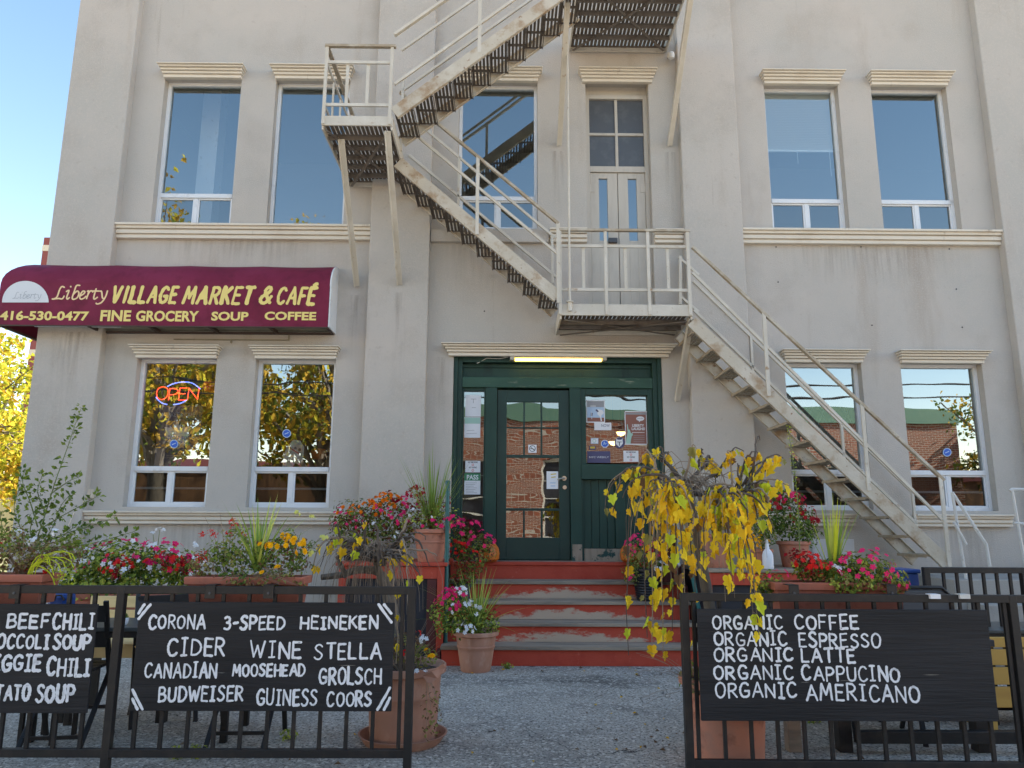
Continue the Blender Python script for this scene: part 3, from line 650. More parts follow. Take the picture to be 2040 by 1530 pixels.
def flight(pa, pb, yo, yi, n, first=.5, last=.5, tm_='escape_slat_shaded'):
    """pa, pb: centre line of the outer stringer (x, z)"""
    mb = MB(); (xa, za), (xb, zb) = pa, pb
    for yy in (yo, yi): mb.bar((xa, yy, za), (xb, yy, zb), .014, .135)
    dx, dz = xb-xa, zb-za; l = math.hypot(dx, dz); nx_, nz_ = -dz/l, dx/l
    for yy, s in ((yo, 1), (yi, -1)):
        for q in (-1, 1): mb.bar((xa+nx_*.063*q, yy+.02*s, za+nz_*.063*q), (xb+nx_*.063*q, yy+.02*s, zb+nz_*.063*q), .04, .01)
    fl = mb.build('stair_flight', 'escape_rust', esc, bevel=.002)
    td = None; y0, y1 = min(yo, yi)+.02, max(yo, yi)-.02
    for k in range(n):
        t = (k+first)/(n-1+first+last); p = Vector((xa+dx*t, 0, za+dz*t-.02))
        if td is None:
            tm = tread_mesh(y0, y1, ''); tm.v = [(v[0]+p.x, v[1], v[2]+p.z) for v in tm.v]
            td = tm.build('tread', tm_, fl); base = p
        else:
            c = td.copy(); COL.objects.link(c); c.parent = fl; c.location = td.location+(p-base)
    return fl
def xz(px, py, Y): q = at(px, py, Y); return (q.x, q.z)
f1 = flight(xz(1378, 640, YO), xz(1888, 1123, YO), YO, YI, 13, tm_='escape_rail'); f2 = flight(xz(793, 323, YO), xz(1112, 592, YO), YO, YI, 10)  # lower treads get a lighter colour, upper ones keep the painted underside shade
pa = xz(785, 225, YO3); pb = xz(1100, 0, YO3); sl = (pb[1]-pa[1])/(pb[0]-pa[0]); f3 = flight(pa, (.82, pa[1]+sl*(.82-pa[0])), YO3, YI3, 10)
S3 = sl
def rail(name, segs, w_=.03, h=.03, mt='escape_paint'):
    mb = MB()
    for p, q in segs: mb.bar(p, q, w_, h)
    return mb.build(name, mt, esc, bevel=.003)
def lp(px, py, Y): return at(px, py, Y)
# lower flight: outer and inner rails
a, b = lp(1379, 492, YO), lp(1880, 957, YO); rail('handrail', [(a, b)], .05, .03, 'escape_rail')
a2, b2 = lp(1379, 543, YO), lp(1878, 1036, YO); rail('middle_rail', [(a2, b2)])
sa, sb = lp(1378, 640, YO), lp(1888, 1123, YO)
for t in (.295, .685, .985):
    top_, bot = a+(b-a)*t, sa+(sb-sa)*t; mb = MB(); mb.bar((top_.x, YO-.012, bot.z-.07), (top_.x, YO-.012, top_.z), .04, .02); mb.build('baluster', 'escape_paint', esc, bevel=.003)
a, b = lp(1381, 560, YI), lp(1822, 985, YI); a2, b2 = lp(1382, 618, YI), lp(1826, 1044, YI)
rail('handrail', [(a, b)]); rail('middle_rail', [(a2, b2)])
for t in (.27, .68, .99):
    mb = MB(); p = a+(b-a)*t; q = a2+(b2-a2)*t; mb.bar((p.x, YI, q.z-.12), (p.x, YI, p.z), .03, .03); mb.build('baluster', 'escape_paint', esc, bevel=.003)
mb = MB(); mb.bar(lp(1355, 510, YI), lp(1355, 607, YI), .035, .035); mb.build('baluster', 'escape_paint', esc, bevel=.003)
rail('middle_rail', [(lp(1352, 512, YI), lp(1392, 548, YI))]); rail('middle_rail', [(lp(1355, 590, YI), lp(1392, 622, YI))])
# middle flight
a, b = lp(797, 184, YO), lp(1113, 446, YO); rail('handrail', [(a, b)], .05, .03, 'escape_rail')
a2, b2 = lp(797, 243, YO), lp(1111, 506, YO); rail('middle_rail', [(a2, b2)])
sa, sb = lp(793, 323, YO), lp(1112, 592, YO)
for t in (.50, .995):
    p, q = a+(b-a)*t, sa+(sb-sa)*t; mb = MB(); mb.bar((p.x, YO-.012, q.z-.08), (p.x, YO-.012, p.z), .04, .02); mb.build('baluster', 'escape_paint', esc, bevel=.003)
a, b = lp(815, 230, YI), lp(1106, 474, YI); a2, b2 = lp(815, 309, YI), lp(1108, 552, YI)
rail('handrail', [(a, b)]); rail('middle_rail', [(a2, b2)])
for t in (.35, .98):
    mb = MB(); p = a+(b-a)*t; q = a2+(b2-a2)*t; mb.bar((p.x, YI, q.z-.12), (p.x, YI, p.z), .03, .03); mb.build('baluster', 'escape_paint', esc, bevel=.003)
# upper flight
def r3(px, py, Y, xe, name, w_=.03, h=.03):
    p = lp(px, py, Y); q = Vector((xe, Y, p.z+S3*(xe-p.x))); rail(name, [(p, q)], w_, h); return p, q
a, b = r3(786, 70, YO3, .8, 'handrail', .05, .03); r3(786, 168, YO3, .8, 'middle_rail'); r3(800, 182, YI3, .8, 'middle_rail'); r3(800, 100, YI3, .8, 'handrail')
pm = lp(955, 105, YO3); mb = MB(); mb.bar(pm, (pm.x, YO3, pm.z+1.0), .04, .02); mb.build('baluster', 'escape_paint', esc, bevel=.003)
pm = lp(800, 255, YI3); mb = MB(); mb.bar((pm.x, YI3, 5.6), (pm.x, YI3, 6.5), .03, .03); mb.build('baluster', 'escape_paint', esc, bevel=.003)
# landing guard rails
def guard(x0, x1, y, zb, zt, posts, pickets, hz, sides=()):
    mb = MB(); mb.bar((x0-.02, y, zt), (x1+.02, y, zt), .045, .03)
    mb.build('handrail', 'escape_rail', esc, bevel=.003)
    for z in hz: mb = MB(); mb.bar((x0, y+.012, z), (x1, y+.012, z), .02, .035); mb.build('middle_rail', 'escape_paint', esc, bevel=.002)
    for x in posts: mb = MB(); mb.bar((x, y-.004, zb), (x, y-.004, zt-.015), .035, .018, (0, 1, 0)); mb.build('baluster', 'escape_paint', esc, bevel=.002)
    for x in pickets: mb = MB(); mb.bar((x, y+.03, hz[0]), (x, y+.03, hz[1]), .035, .014, (0, 1, 0)); mb.build('picket', 'escape_paint', esc, bevel=.002)
z1_, z2_, z3_ = at(1245, 459, YO).z, at(1245, 490, YO).z, at(1245, 577, YO).z
gx = lambda px: at(px, 540, YO).x
guard(.62, 2.07, YO, 3.68, z1_, [gx(1116), gx(1207), gx(1292), gx(1372)], [gx(1163), gx(1247), gx(1332)], (z3_, z2_))
z1_, z2_, z3_ = at(712, 92, YO3).z, at(712, 123, YO3).z, at(712, 208, YO3).z
gx = lambda px: at(px, 170, YO3).x
guard(-1.965, -1.235, YO3, 5.57, z1_, [gx(648), gx(779)], [gx(690), gx(731)], (z3_, z2_))
mb = MB(); x = -1.965
mb.bar((x, YO3, z1_), (x, -.03, z1_), .045, .03); mb.build('handrail', 'escape_rail', esc, bevel=.003)
mb = MB()
for z in (z2_, z3_): mb.bar((x, YO3, z), (x, -.03, z), .02, .035)
for yy in (-1.05, -.7, -.35): mb.bar((x, yy, z3_), (x, yy, z2_), .02, .03)
mb.bar((x, -.05, 5.6), (x, -.05, z1_), .03, .03); mb.build('middle_rail', 'escape_paint', esc, bevel=.002)
# diagonal brackets
def bracket(p, q):
    mb = MB(); mb.bar(p, q, .012, .075, (0, 1, 0)); mb.bar(Vector(p)+Vector((.03, 0, 0)), Vector(q)+Vector((.03, 0, 0)), .06, .012, (0, 1, 0)); mb.build('bracket', 'escape_paint', esc, bevel=.002)
for px, py in ((707, 570), (792, 567)):
    q = at(px, py, -.03 if px < 740 else -.125); bracket((q.x, -1.2 if px < 740 else -1.38, 5.52), q)
q = at(1345, 798, -.02); bracket((q.x+.03, -.70, 3.66), q)
for px in (1110, 1330):
    q = at(px, 290, -.02); bracket((q.x+.02, -1.38, 7.46), q)
p = at(1135, 604, YO); mb = MB(); mb.tube([(p.x, YO-.03, p.z-.06), (p.x, YO-.03, 8.6)], .013, 10); mb.tube([(p.x, YO-.03, p.z), (p.x, YO-.03, p.z+.012)], .04, 12); mb.tube([(p.x, YO-.03, p.z-.1), (p.x, YO-.03, p.z)], .024, 8); mb.build('tie_rod', 'escape_paint', esc, smooth=True)

# ------------------------------------------------------------------ awning with its lettering
AXR, AD, AZ0, AZ1, AZC = -2.06, .35, 3.625, 4.455, 4.12
awn = empty('awning', (-3.9, 0, 3.6), 'maroon cloth awning with yellow cafe lettering wrapping the building corner', 'awning')
prof = [(AD, AZ0), (AD, AZC)]+[(AD*math.cos(t*PI/2/8), AZC+(AZ1-AZC)*math.sin(t*PI/2/8)) for t in range(1, 9)]
mb = MB(); xs_ = [AXR-(AXR+5.55)*0-(5.55+AXR)*k/24 for k in range(25)]; rows = []
rnd = random.Random(5)
for k in range(25):
    sag = .009*math.sin(PI*((k % 6)/6))
    rows.append([(AXR-(5.55+AXR)*k/24-(d if k == 24 else 0), -d+(sag*.4 if i > 2 else 0), z-(sag if 1 < i < 9 else 0)) for i, (d, z) in enumerate(prof)])
for yy in (2, 5): rows.append([(-5.55-d, yy, z) for d, z in prof])
n = len(prof); vs_ = [p for r in rows for p in r]
mb.add(vs_, [(i*n+j, i*n+j+1, (i+1)*n+j+1, (i+1)*n+j) for i in range(len(rows)-1) for j in range(n-1)])
o = mb.build('canopy', 'awning_cloth', awn, smooth=True)
mb = MB(); poly = [(0, AZ0)]+prof; mb.add([(AXR+.012, -d, z) for d, z in poly]+[(AXR-.004, -d, z) for d, z in poly], [tuple(range(len(poly))), tuple(range(2*len(poly)-1, len(poly)-1, -1))]+[(i, i+len(poly), (i+1) % len(poly)+len(poly), (i+1) % len(poly)) for i in range(len(poly))])
mb.build('end_panel', 'awning_white', awn)
mb = MB(); mb.quad((-5.55, -AD+.02, AZ0+.03), (AXR-.01, -AD+.02, AZ0+.03), (AXR-.01, -.0, AZ0+.03), (-5.55, -.0, AZ0+.03)); mb.build('soffit', 'awning_under', awn)
mb = MB(); mb.box(-5.88, AXR-.006, -AD+.003, -AD+.03, AZ0-.012, AZ0+.012); mb.box(-5.6, AXR-.006, -.04, -.005, AZ0-.012, AZ0+.012)
for x in (AXR-.02, -2.75, -3.45, -4.15, -4.85): mb.box(x-.015, x+.015, -AD+.03, -.04, AZ0-.01, AZ0+.028)
mb.box(-5.89, -5.86, -.3, 5, AZ0-.012, AZ0+.012); mb.build('frame', 'awning_frame', awn)
mb = MB(); mb.box(-3.98, -2.60, -.025, -.005, AZ0-.085, AZ0-.073); mb.box(-2.612, -2.60, -.025, -.005, AZ0-.073, AZ0-.012); mb.box(-3.3, -3.285, -.025, -.005, AZ0-.12, AZ0-.085); mb.build('wall_bracket', 'awning_under', awn)
mb = MB(); mb.box(-5.5, -4.5, -AD+.035, -AD+.10, AZ0+.0, AZ0+.025); mb.build('light_strip', 'white_paint', awn)
YA = -AD-.002
mb = MB()
for t, bx in (('VILLAGE', (221, 571, 348, 602, 1)), ('MARKET', (364, 572, 499, 604, 1)), ('&', (516, 573, 538, 604)), ('CAFe', (551, 573, 624, 605, .5))):
    mb = MB(); brush_word(mb, t, bx, YA, .0195, seed=len(t), shear=.28, jit=.012, gap=.34, plain_i=True); mb.build('lettering', 'awning_yellow', awn)
for t, x0, y0, x1, y1 in (('416-530-0477', 0, 619.5, 177, 638.5), ('FINE', 200, 618, 261, 640), ('GROCERY', 271, 619, 396, 640.5), ('SOUP', 421, 621, 495, 639), ('COFFEE', 527, 621, 630, 638)):
    mb = MB(); type_px(mb, t, x0, y0, x1, y1, YA-.002, bold=.035); mb.build('lettering', 'awning_yellow', awn)
SCR = [[(770, 195), (742, 186), (715, 220), (685, 305), (650, 333), (626, 334)], [(640, 334), (700, 328), (745, 332), (768, 300)], [(795, 245), (826, 234), (800, 310), (808, 336), (832, 318)], [(845, 184), (848, 188), (850, 190)],
       [(955, 172), (915, 176), (890, 240), (865, 318), (882, 338), (925, 318), (945, 265), (925, 240), (884, 275)], [(960, 298), (1003, 272), (1015, 247), (988, 244), (955, 300), (967, 336), (1005, 325), (1030, 303)],
       [(1046, 242), (1062, 240), (1050, 290), (1035, 332)], [(1048, 292), (1075, 245), (1100, 238), (1112, 252)], [(1150, 212), (1122, 312), (1132, 336), (1166, 314)], [(1104, 240), (1145, 239), (1186, 240)], [(1198, 242), (1215, 246), (1225, 318), (1236, 326)],
       [(1286, 238), (1262, 310), (1216, 374), (1168, 394), (1150, 386)]]
def script(mb, f, hw, Y, lift):
    rnd = random.Random(3)
    for k, st in enumerate(SCR):
        pts = smooth_poly([f(x, y_) for x, y_ in st], 6); P = [at(a, b, Y) for a, b in pts]
        ribbon(mb, [(p.x, p.z) for p in P], hw, lambda a, b, l: (a, Y-l, b), lift+.0003*(k % 4), rnd, .05)
mb = MB(); script(mb, lambda x, y_: (x/6, 540+y_/6), .0092, YA, .0015); mb.build('lettering', 'awning_script', awn)
mb = MB(); mb.add([tuple(at(50.5+46.5*math.cos(t*PI/24), 602.5-43*math.sin(t*PI/24), YA-.001)) for t in range(25)], [tuple(range(24, -1, -1))]); em = mb.build('emblem', 'awning_white', awn)
mb = MB(); script(mb, lambda x, y_: ((150+(x-625)*.52)/6, 540+(240+(y_-160)*.5)/6), .0026, YA-.001, .0012); mb.build('lettering', 'script_grey', em)

# ------------------------------------------------------------------ entrance steps, porch boxes, hand rails
SX0, SX1 = -.60, 1.95; LZ = .968; RISE = (LZ-GZ)/5
stp = empty('entrance_steps', (.7, -.7, GZ), 'worn red wooden steps with grey treads up to the green door', 'steps')
for k in range(5):
    z0 = GZ+RISE*k; yf = -1.17+.25*k; last = k == 4
    mb = MB(); mb.box(SX0, SX1, yf+.03, yf+.06, z0+(.001 if k == 0 else 0), z0+RISE-.036); mb.build('riser', 'red_worn' if k in (1, 2, 3) else 'red_paint', stp, bevel=.003)
    mb = MB(); yb = yf+.285 if not last else -.005
    if not last:
        mb.box(SX0-.01, SX1+.01, yf, yf+.145, z0+RISE-.036, z0+RISE); mb.box(SX0-.01, SX1+.01, yf+.15, yb, z0+RISE-.036, z0+RISE)
        mb.build('tread', 'grey_wood', stp, bevel=.005)
    else:
        mb.box(SX0-.01, SX1+.01, yf+.01, yb-.016, z0+RISE-.036, z0+RISE); mb.build('landing', 'red_paint', stp, bevel=.006)
for x in (SX0-.05, SX1+.012):
    mb = MB()
    for k in range(5): mb.box(x, x+.037, -1.17+.25*k+.035, -.01, GZ+RISE*k+.002, GZ+RISE*(k+1)-.045)
    mb.build('side_board', 'dark_red', stp)
def porch_box(x0, x1, y0, z, label, topm, facem):
    o = empty('porch_box', ((x0+x1)/2, y0, GZ), label, 'porch')
    mb = MB(); mb.box(x0-.03, x1+.03, y0-.03, -.08, z-.035, z); mb.build('top_board', topm, o, bevel=.006)
    mb = MB(); mb.box(x0+.07, x1-.07, y0, y0+.03, z-.16, z-.04); mb.build('rail', 'red_paint', o, bevel=.004)
    for x in (x0, x1-.07): mb = MB(); mb.box(x, x+.07, y0-.005, y0+.07, GZ, z-.037); mb.build('post', 'red_paint', o, bevel=.005)
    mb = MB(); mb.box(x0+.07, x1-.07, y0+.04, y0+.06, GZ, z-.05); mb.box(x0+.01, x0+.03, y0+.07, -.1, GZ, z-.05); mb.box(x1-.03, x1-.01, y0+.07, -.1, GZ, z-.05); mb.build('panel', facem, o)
    mb = MB(); mb.box(x1-.17, x1-.075, y0+.005, y0+.035, GZ, z-.165); mb.build('inner_post', 'dark_red', o, bevel=.003)
    return o
porch_box(-1.66, -.60, -1.0, 1.0, 'red porch box with dark panel left of the steps, under the flower pots', 'red_paint', 'dark_panel')
porch_box(2.03, 3.35, -1.0, .95, 'red porch box with grey top board right of the steps, behind the yellow tree', 'grey_wood', 'dark_panel')
p = at(894, 962, -.95); o = empty('handrail_post', (p.x, -.95, GZ), 'thin green metal post beside the left pot, standing by the steps', 'post')
mb = MB(); mb.tube([(p.x, -.95, GZ), (p.x-.01, -.95, p.z)], .022, 10); mb.build('pole', 'pipe_teal', o, smooth=True)
mb = MB(); mb.lathe([(0, p.z-.01), (.028, p.z-.01), (.028, p.z+.02), (0, p.z+.03)], (p.x-.01, -.95, 0), 10); mb.build('cap', 'pipe_teal', o, smooth=True)
p = at(1366, 1078, -.95); q = at(1383, 1150, -.95); o = empty('handrail_post', (q.x, -.95, GZ), 'leaning green metal post half hidden behind the yellow tree', 'post')
mb = MB(); mb.tube([(q.x+.12, -.95, GZ), p], .022, 10); mb.build('pole', 'pipe_teal', o, smooth=True)
mb = MB(); mb.lathe([(0, -.01), (.028, -.01), (.028, .02), (0, .03)], p, 10); mb.build('cap', 'pipe_teal', o, smooth=True)

# stoop, white rails at the foot of the fire escape
o = empty('concrete_stoop', (5.1, -.6, GZ), 'concrete stoop at the foot of the fire escape behind the black fence', 'stoop')
mb = MB(); mb.box(4.5, 6.4, -1.1, -.13, GZ, .86); mb.build('slab', 'concrete', o, bevel=.01)
mb = MB()
for k in range(3): mb.box(4.6, 6.3, -1.1-.27*(k+1), -1.1-.27*k-.002, GZ, .86-.215*(k+1))
mb.build('step', 'concrete', o, bevel=.01)
def white_rail(pts, posts, label, r=.017):
    q = pts[0]; o = empty('pipe_handrail', (q.x, q.y, .86), label, 'handrail')
    mb = MB(); mb.tube(pts, r, 8); mb.build('rail', 'rail_white', o, smooth=True)
    for a, b in posts: mb = MB(); mb.tube([a, b], r*.9, 8); mb.build('post', 'rail_white', o, smooth=True)
p0, p1, p2 = at(1897, 981, -.95), at(1965, 1085, -1.0), at(1972, 1128, -1.0)
white_rail([p0, p1, p2], [((p0.x+.05, p0.y, .8), p0), (at(1925, 1085, -.97), at(1900, 1040, -.96))], 'bent white pipe handrail sloping down beside the foot of the fire escape')
p0, p1, p2 = at(2012, 978, -.95), at(2016, 975, -.95), at(2075, 975, -.95)
white_rail([p0, p1, p2], [((p1.x+.05, -.95, .8), p1), (at(2020, 1042, -.95), at(2075, 1046, -.95))], 'square white pipe railing cut by the right edge of the photo')

# ------------------------------------------------------------------ fences
def fence(xa, ya, xb, yb, zt, zb, posts, nbar, label, group, skip=()):
    o = empty('iron_fence', (xa, ya, GZ), label, 'fence', group)
    A, B = Vector((xa, ya, 0)), Vector((xb, yb, 0)); d = (B-A).normalized(); Ln = (B-A).length
    z_ = lambda p, z: Vector((p.x, p.y, z))
    mb = MB(); mb.bar(z_(A, zt-.02), z_(B, zt-.02), .04, .042); mb.build('top_rail', 'black_metal', o, bevel=.003)
    mb = MB(); mb.bar(z_(A, zb), z_(B, zb), .036, .042); mb.build('bottom_rail', 'black_metal', o, bevel=.003)
    for t in posts:
        p = A+d*t; mb = MB(); mb.bar(z_(p, GZ), z_(p, zt-.001), .043, .043, (0, 1, 0)); mb.build('post', 'black_metal', o, bevel=.003)
    for k in range(nbar):
        p = A+d*(Ln*(k+.5)/nbar)
        if any(abs((p-(A+d*t)).length) < .04 for t in posts): continue
        mb = MB(); mb.bar(z_(p, zb+.02), z_(p, zt-.04), .019, .019, (0, 1, 0)); mb.build('picket', 'black_metal', o)
    return o
FY = -4.4
fence(-3.75, FY, -.49, FY, at(500, 1168, FY).z, at(500, 1500, FY).z, (.02, 1.635, 3.24), 23, 'black iron fence left of the path carrying two menu boards', 'black iron patio fences')
fence(.985, FY, 3.7, FY-.06, at(1700, 1183, FY).z, at(1700, 1521, FY).z, (.02, 1.83, 2.7), 19, 'black iron fence right of the path carrying the coffee board', 'black iron patio fences')
a, b = at(1838, 1130, -3.1), at(2045, 1136, -3.1)
fence(a.x, -3.1, b.x+1.2, -3.1, a.z, .12, (.02, a.x*0+.74, 1.6), 20, 'shorter black iron fence further back by the fire escape foot', 'black iron patio fences')

# ------------------------------------------------------------------ menu boards
BY = FY-.035
def board(px, label, words, stripes=(), hw=.0062, jit=.05, seed=0, BY=FY-.035):
    x0, y0, x1, y1 = px; a = rect(x0, y0, x1, y1, BY)
    o = empty('menu_board', ((a[0]+a[1])/2, BY, a[2]), label, 'sign', 'hand painted menu boards on the fence')
    mb = MB(); mb.box(a[0], a[1], BY, BY+.014, a[2], a[3]); mb.build('panel', 'black_board', o, bevel=.003)
    mb = MB()
    for i, (t, bx) in enumerate(words): brush_word(mb, t, bx, BY, hw, seed+i, jit=jit)
    rnd = random.Random(seed)
    for s in stripes:
        p, q = at(*s[0], BY), at(*s[1], BY); pts = [(p.x+(q.x-p.x)*k/5, p.z+(q.z-p.z)*k/5) for k in range(6)]
        ribbon(mb, pts, .0075, lambda u, v, l: (u, BY-l, v), .0012, rnd, .2)
    mb.build('lettering', 'lettering_white', o)
    return o
board((-230, 1203, 184, 1421), 'black board with white soup and chili menu lettering at the left photo edge',
      [('BEEF', (14, 1225, 96, 1250)), ('CHILI', (106, 1223, 186, 1253)), ('BROCCOLI', (-40, 1265, 96, 1291)), ('SOUP', (106, 1266, 178, 1293)), ('VEGGIE', (-38, 1306, 81, 1335)), ('CHILI', (94, 1312, 177, 1345)), ('POTATO', (-42, 1365, 58, 1394)), ('SOUP', (72, 1367, 145, 1399))], hw=.0074, seed=20)
board((268, 1200, 783, 1417), 'black board with white beer and wine list and striped corners on the left fence',
      [('CORONA', (297, 1226, 408, 1252)), ('3-SPEED', (447, 1227, 566, 1253)), ('HEINEKEN', (599, 1228, 751, 1252)), ('CIDER', (335, 1273, 447, 1305)), ('WINE', (498, 1278, 599, 1310)), ('STELLA', (627, 1283, 758, 1312)),
       ('CANADIAN', (288, 1321, 431, 1349)), ('MOOSEHEAD', (464, 1324, 607, 1346)), ('GROLSCH', (636, 1331, 758, 1362)), ('BUDWEISER', (317, 1368, 483, 1396)), ('GUINESS', (512, 1373, 630, 1404)), ('COORS', (652, 1378, 739, 1406))],
      [((276, 1233), (300, 1204)), ((276, 1222), (288, 1204)), ((754, 1204), (780, 1240)), ((765, 1204), (780, 1222)), ((264, 1374), (284, 1413)), ((264, 1392), (274, 1413)), ((752, 1414), (777, 1370)), ((765, 1414), (777, 1390))], hw=.0057, seed=40)
board((1393, 1214, 1978, 1437), 'black board with white organic coffee menu on the right fence',
      [('ORGANIC', (1421, 1227, 1558, 1252, 1)), ('COFFEE', (1584, 1226, 1709, 1253)), ('ORGANIC', (1423, 1260, 1567, 1286, -1)), ('ESPRESSO', (1593, 1262, 1754, 1289)), ('ORGANIC', (1424, 1292, 1579, 1317, -1)), ('LATTE', (1598, 1293, 1704, 1319)),
       ('ORGANIC', (1424, 1326, 1579, 1352)), ('CAPPUCINO', (1599, 1327, 1791, 1355, 2)), ('ORGANIC', (1426, 1362, 1587, 1390, -1)), ('AMERICANO', (1607, 1362, 1831, 1394, 4))], hw=.0054, seed=60, BY=FY-.10)

# ------------------------------------------------------------------ papers, stickers, window things
def flat(name, label, cat, px, Y, base, prints, group=None):
    """thin sheet facing the street with printed pieces a hair in front of it"""
    a = rect(*px, Y); o = empty(name, ((a[0]+a[1])/2, Y, a[2]), label, cat, group)
    mb = MB(); mb.box(a[0], a[1], Y, Y+.0012, a[2], a[3]); mb.build('sheet', base, o)
    by = {}
    for k, (m, fn) in enumerate(prints):
        mb = by.setdefault(m, MB()); fn(mb, Y-.0006-.0003*k)
    for m, mb in by.items(): mb.build('print', m, o)
    return o
T = lambda t, x0, y0, x1, y1, **k: (lambda mb, Y: type_px(mb, t, x0, y0, x1, y1, Y, **k))
def B(x0, y0, x1, y1):
    def f(mb, Y):
        a = rect(x0, y0, x1, y1, Y); mb.quad((a[0], Y, a[2]), (a[1], Y, a[2]), (a[1], Y, a[3]), (a[0], Y, a[3]))
    return f
def PG(pts):
    def f(mb, Y): mb.add([tuple(at(x, y_, Y)) for x, y_ in pts], [tuple(range(len(pts)))])
    return f
def EL(cx, cy, rx, ry, n=20): return PG([(cx+rx*math.cos(2*PI*k/n+PI/n), cy+ry*math.sin(2*PI*k/n+PI/n)) for k in range(n)])
def LN(x0, y0, x1, y1, w_):
    d = math.hypot(x1-x0, y1-y0); nx_, ny_ = -(y1-y0)/d*w_/2, (x1-x0)/d*w_/2
    return PG([(x0+nx_, y0+ny_), (x1+nx_, y1+ny_), (x1-nx_, y1-ny_), (x0-nx_, y0-ny_)])
def RING(cx, cy, r0, r1):
    def f(mb, Y):
        n = 20; v = [tuple(at(cx+r*math.cos(2*PI*k/n), cy+r*math.sin(2*PI*k/n), Y)) for r in (r0, r1) for k in range(n)]
        mb.add(v, [(k, (k+1) % n, n+(k+1) % n, n+k) for k in range(n)])
    return f
YW, YL = .141, .127
def smoke(x0, y0, x1, y1, label, Y):
    w_, h = x1-x0, y1-y0
    flat('no_smoking_notice', label, 'notice', (x0, y0, x1, y1), Y, 'paper', [('print_black', T('NO SMOKING', x0+w_*.18, y0+h*.05, x0+w_*.82, y0+h*.2, bold=.02)), ('print_black', T('NO VAPING', x0+w_*.24, y0+h*.5, x0+w_*.76, y0+h*.65, bold=.02)),
        ('print_red', RING(x0+w_*.5, y0+h*.35, h*.06, h*.1)), ('print_red', RING(x0+w_*.5, y0+h*.83, h*.07, h*.11))], 'no smoking notices on the entrance glass')
smoke(927, 918, 957, 941, 'white no smoking no vaping notice in the narrow side window above the green pass notice', YW)
smoke(1242, 898, 1272, 920, 'white no smoking no vaping notice low in the entrance window right of the door', YW)
flat('paper_notice', 'blank white letter sheet at the top of the narrow side window', 'notice', (927, 787, 958, 830), YW, 'paper', [('print_grey', LN(938, 795, 949, 795, 1)), ('print_grey', LN(943, 795, 943, 803, 1)), ('print_grey', LN(940, 812, 948, 812, .8))])
flat('paper_notice', 'mint and white printed sheet in the narrow side window above the no smoking notice', 'notice', (925, 831, 957, 872), YW, 'paper', [('print_mint', B(925.5, 832, 956.5, 844)), ('print_grey', LN(930, 858, 945, 857, .7)), ('print_grey', LN(929, 864, 950, 863, .7))])
flat('pass_notice', 'green and white notice reading PASS in the narrow side window', 'notice', (925, 943, 957, 985), YW, 'paper', [('print_green', B(925, 943, 957, 957.5)), ('paper', T('PASS', 930, 946, 953, 955.5, bold=.02))]+[('print_grey', LN(928, 962+k*3.3, 950-(k % 3)*3, 962+k*3.3, .7)) for k in range(7)])
flat('no_smoking_sign', 'small square no smoking symbol on the door glass', 'sign', (1052.5, 886, 1069, 902), YL, 'paper', [('print_black', RING(1060.7, 893.6, 5.2, 6.4)), ('print_black', LN(1056.8, 889.7, 1064.6, 897.5, 1)), ('print_black', LN(1056.5, 893.5, 1065, 895, 1.2))])
flat('paper_notice', 'white sheet with yellow and violet print taped beside the door handle', 'notice', (1089, 939, 1112, 974), YL, 'paper', [('print_yellow', LN(1097, 945, 1108, 944, 2)), ('print_yellow', LN(1098, 951, 1107, 950, 2)), ('paper_blue', B(1096, 961, 1107, 963)), ('paper_blue', B(1097, 967, 1106, 969))])
flat('poster', 'pale poster with a light blue figure at the upper left of the entrance window', 'poster', (1168, 797, 1205, 842), YW, 'print_brick', [('paper', B(1168, 797, 1205, 799)), ('paper', B(1168, 840, 1205, 842)), ('paper', B(1168, 799, 1169.7, 840)), ('paper', B(1203.3, 799, 1205, 840)), ('paper_blue', B(1169.7, 811, 1203.3, 832)),
    ('print_grey', B(1169.7, 799, 1203.3, 811)), ('paper', LN(1176, 809, 1187, 809, 1.4)), ('paper', PG([(1190, 815), (1200, 817), (1203, 823), (1198, 828), (1199, 839), (1197, 839), (1195, 830), (1190, 825)])), ('print_navy', PG([(1186, 817), (1189, 815), (1193, 820), (1190, 821)])), ('print_navy', PG([(1177, 822), (1181, 823), (1180, 829), (1177, 829)])), ('paper', LN(1178, 820, 1179, 835, 1))])
flat('paper_notice', 'white slip reading NOW in the entrance window', 'notice', (1184, 842, 1218, 857), YW, 'paper', [('print_navy', T('NOW', 1198, 845, 1214.5, 850.5))])
flat('poster', 'brick coloured poster reading Liberty Laughs with a pale statue', 'poster', (1245, 819, 1289, 886), YW, 'print_brick', [('paper', B(1245, 819, 1289, 821)), ('paper', B(1245, 884, 1289, 886)), ('paper', B(1245, 821, 1246.6, 884)), ('paper', B(1287.4, 821, 1289, 884)), ('print_grey', B(1246.6, 822, 1287.4, 826)),
    ('paper', EL(1275.5, 834, 8, 4.6)), ('paper', PG([(1272, 837), (1276, 838), (1273.5, 841)])), ('print_black', T('Jokes live', 1269.5, 832.5, 1281.5, 835)), ('paper', T('LIBERTY', 1259.5, 845, 1283, 850.5, bold=.03)), ('paper', T('LAUGHS!', 1258.5, 851.5, 1285, 857, bold=.03)),
    ('print_mint', PG([(1250, 862), (1252, 856), (1254.5, 856), (1256.5, 862), (1259, 867), (1257, 876), (1256, 884), (1247, 884), (1248.5, 872)])), ('print_mint', PG([(1248.6, 846), (1250.4, 845), (1252.4, 858), (1250.4, 860)])), ('print_mint', PG([(1257, 864), (1260, 862), (1261, 867), (1258, 869)])), ('paper', B(1259, 861, 1284, 862))]
    + [('print_grey', LN(1262, 868+k*4, 1284, 868+k*4, .8)) for k in range(4)])
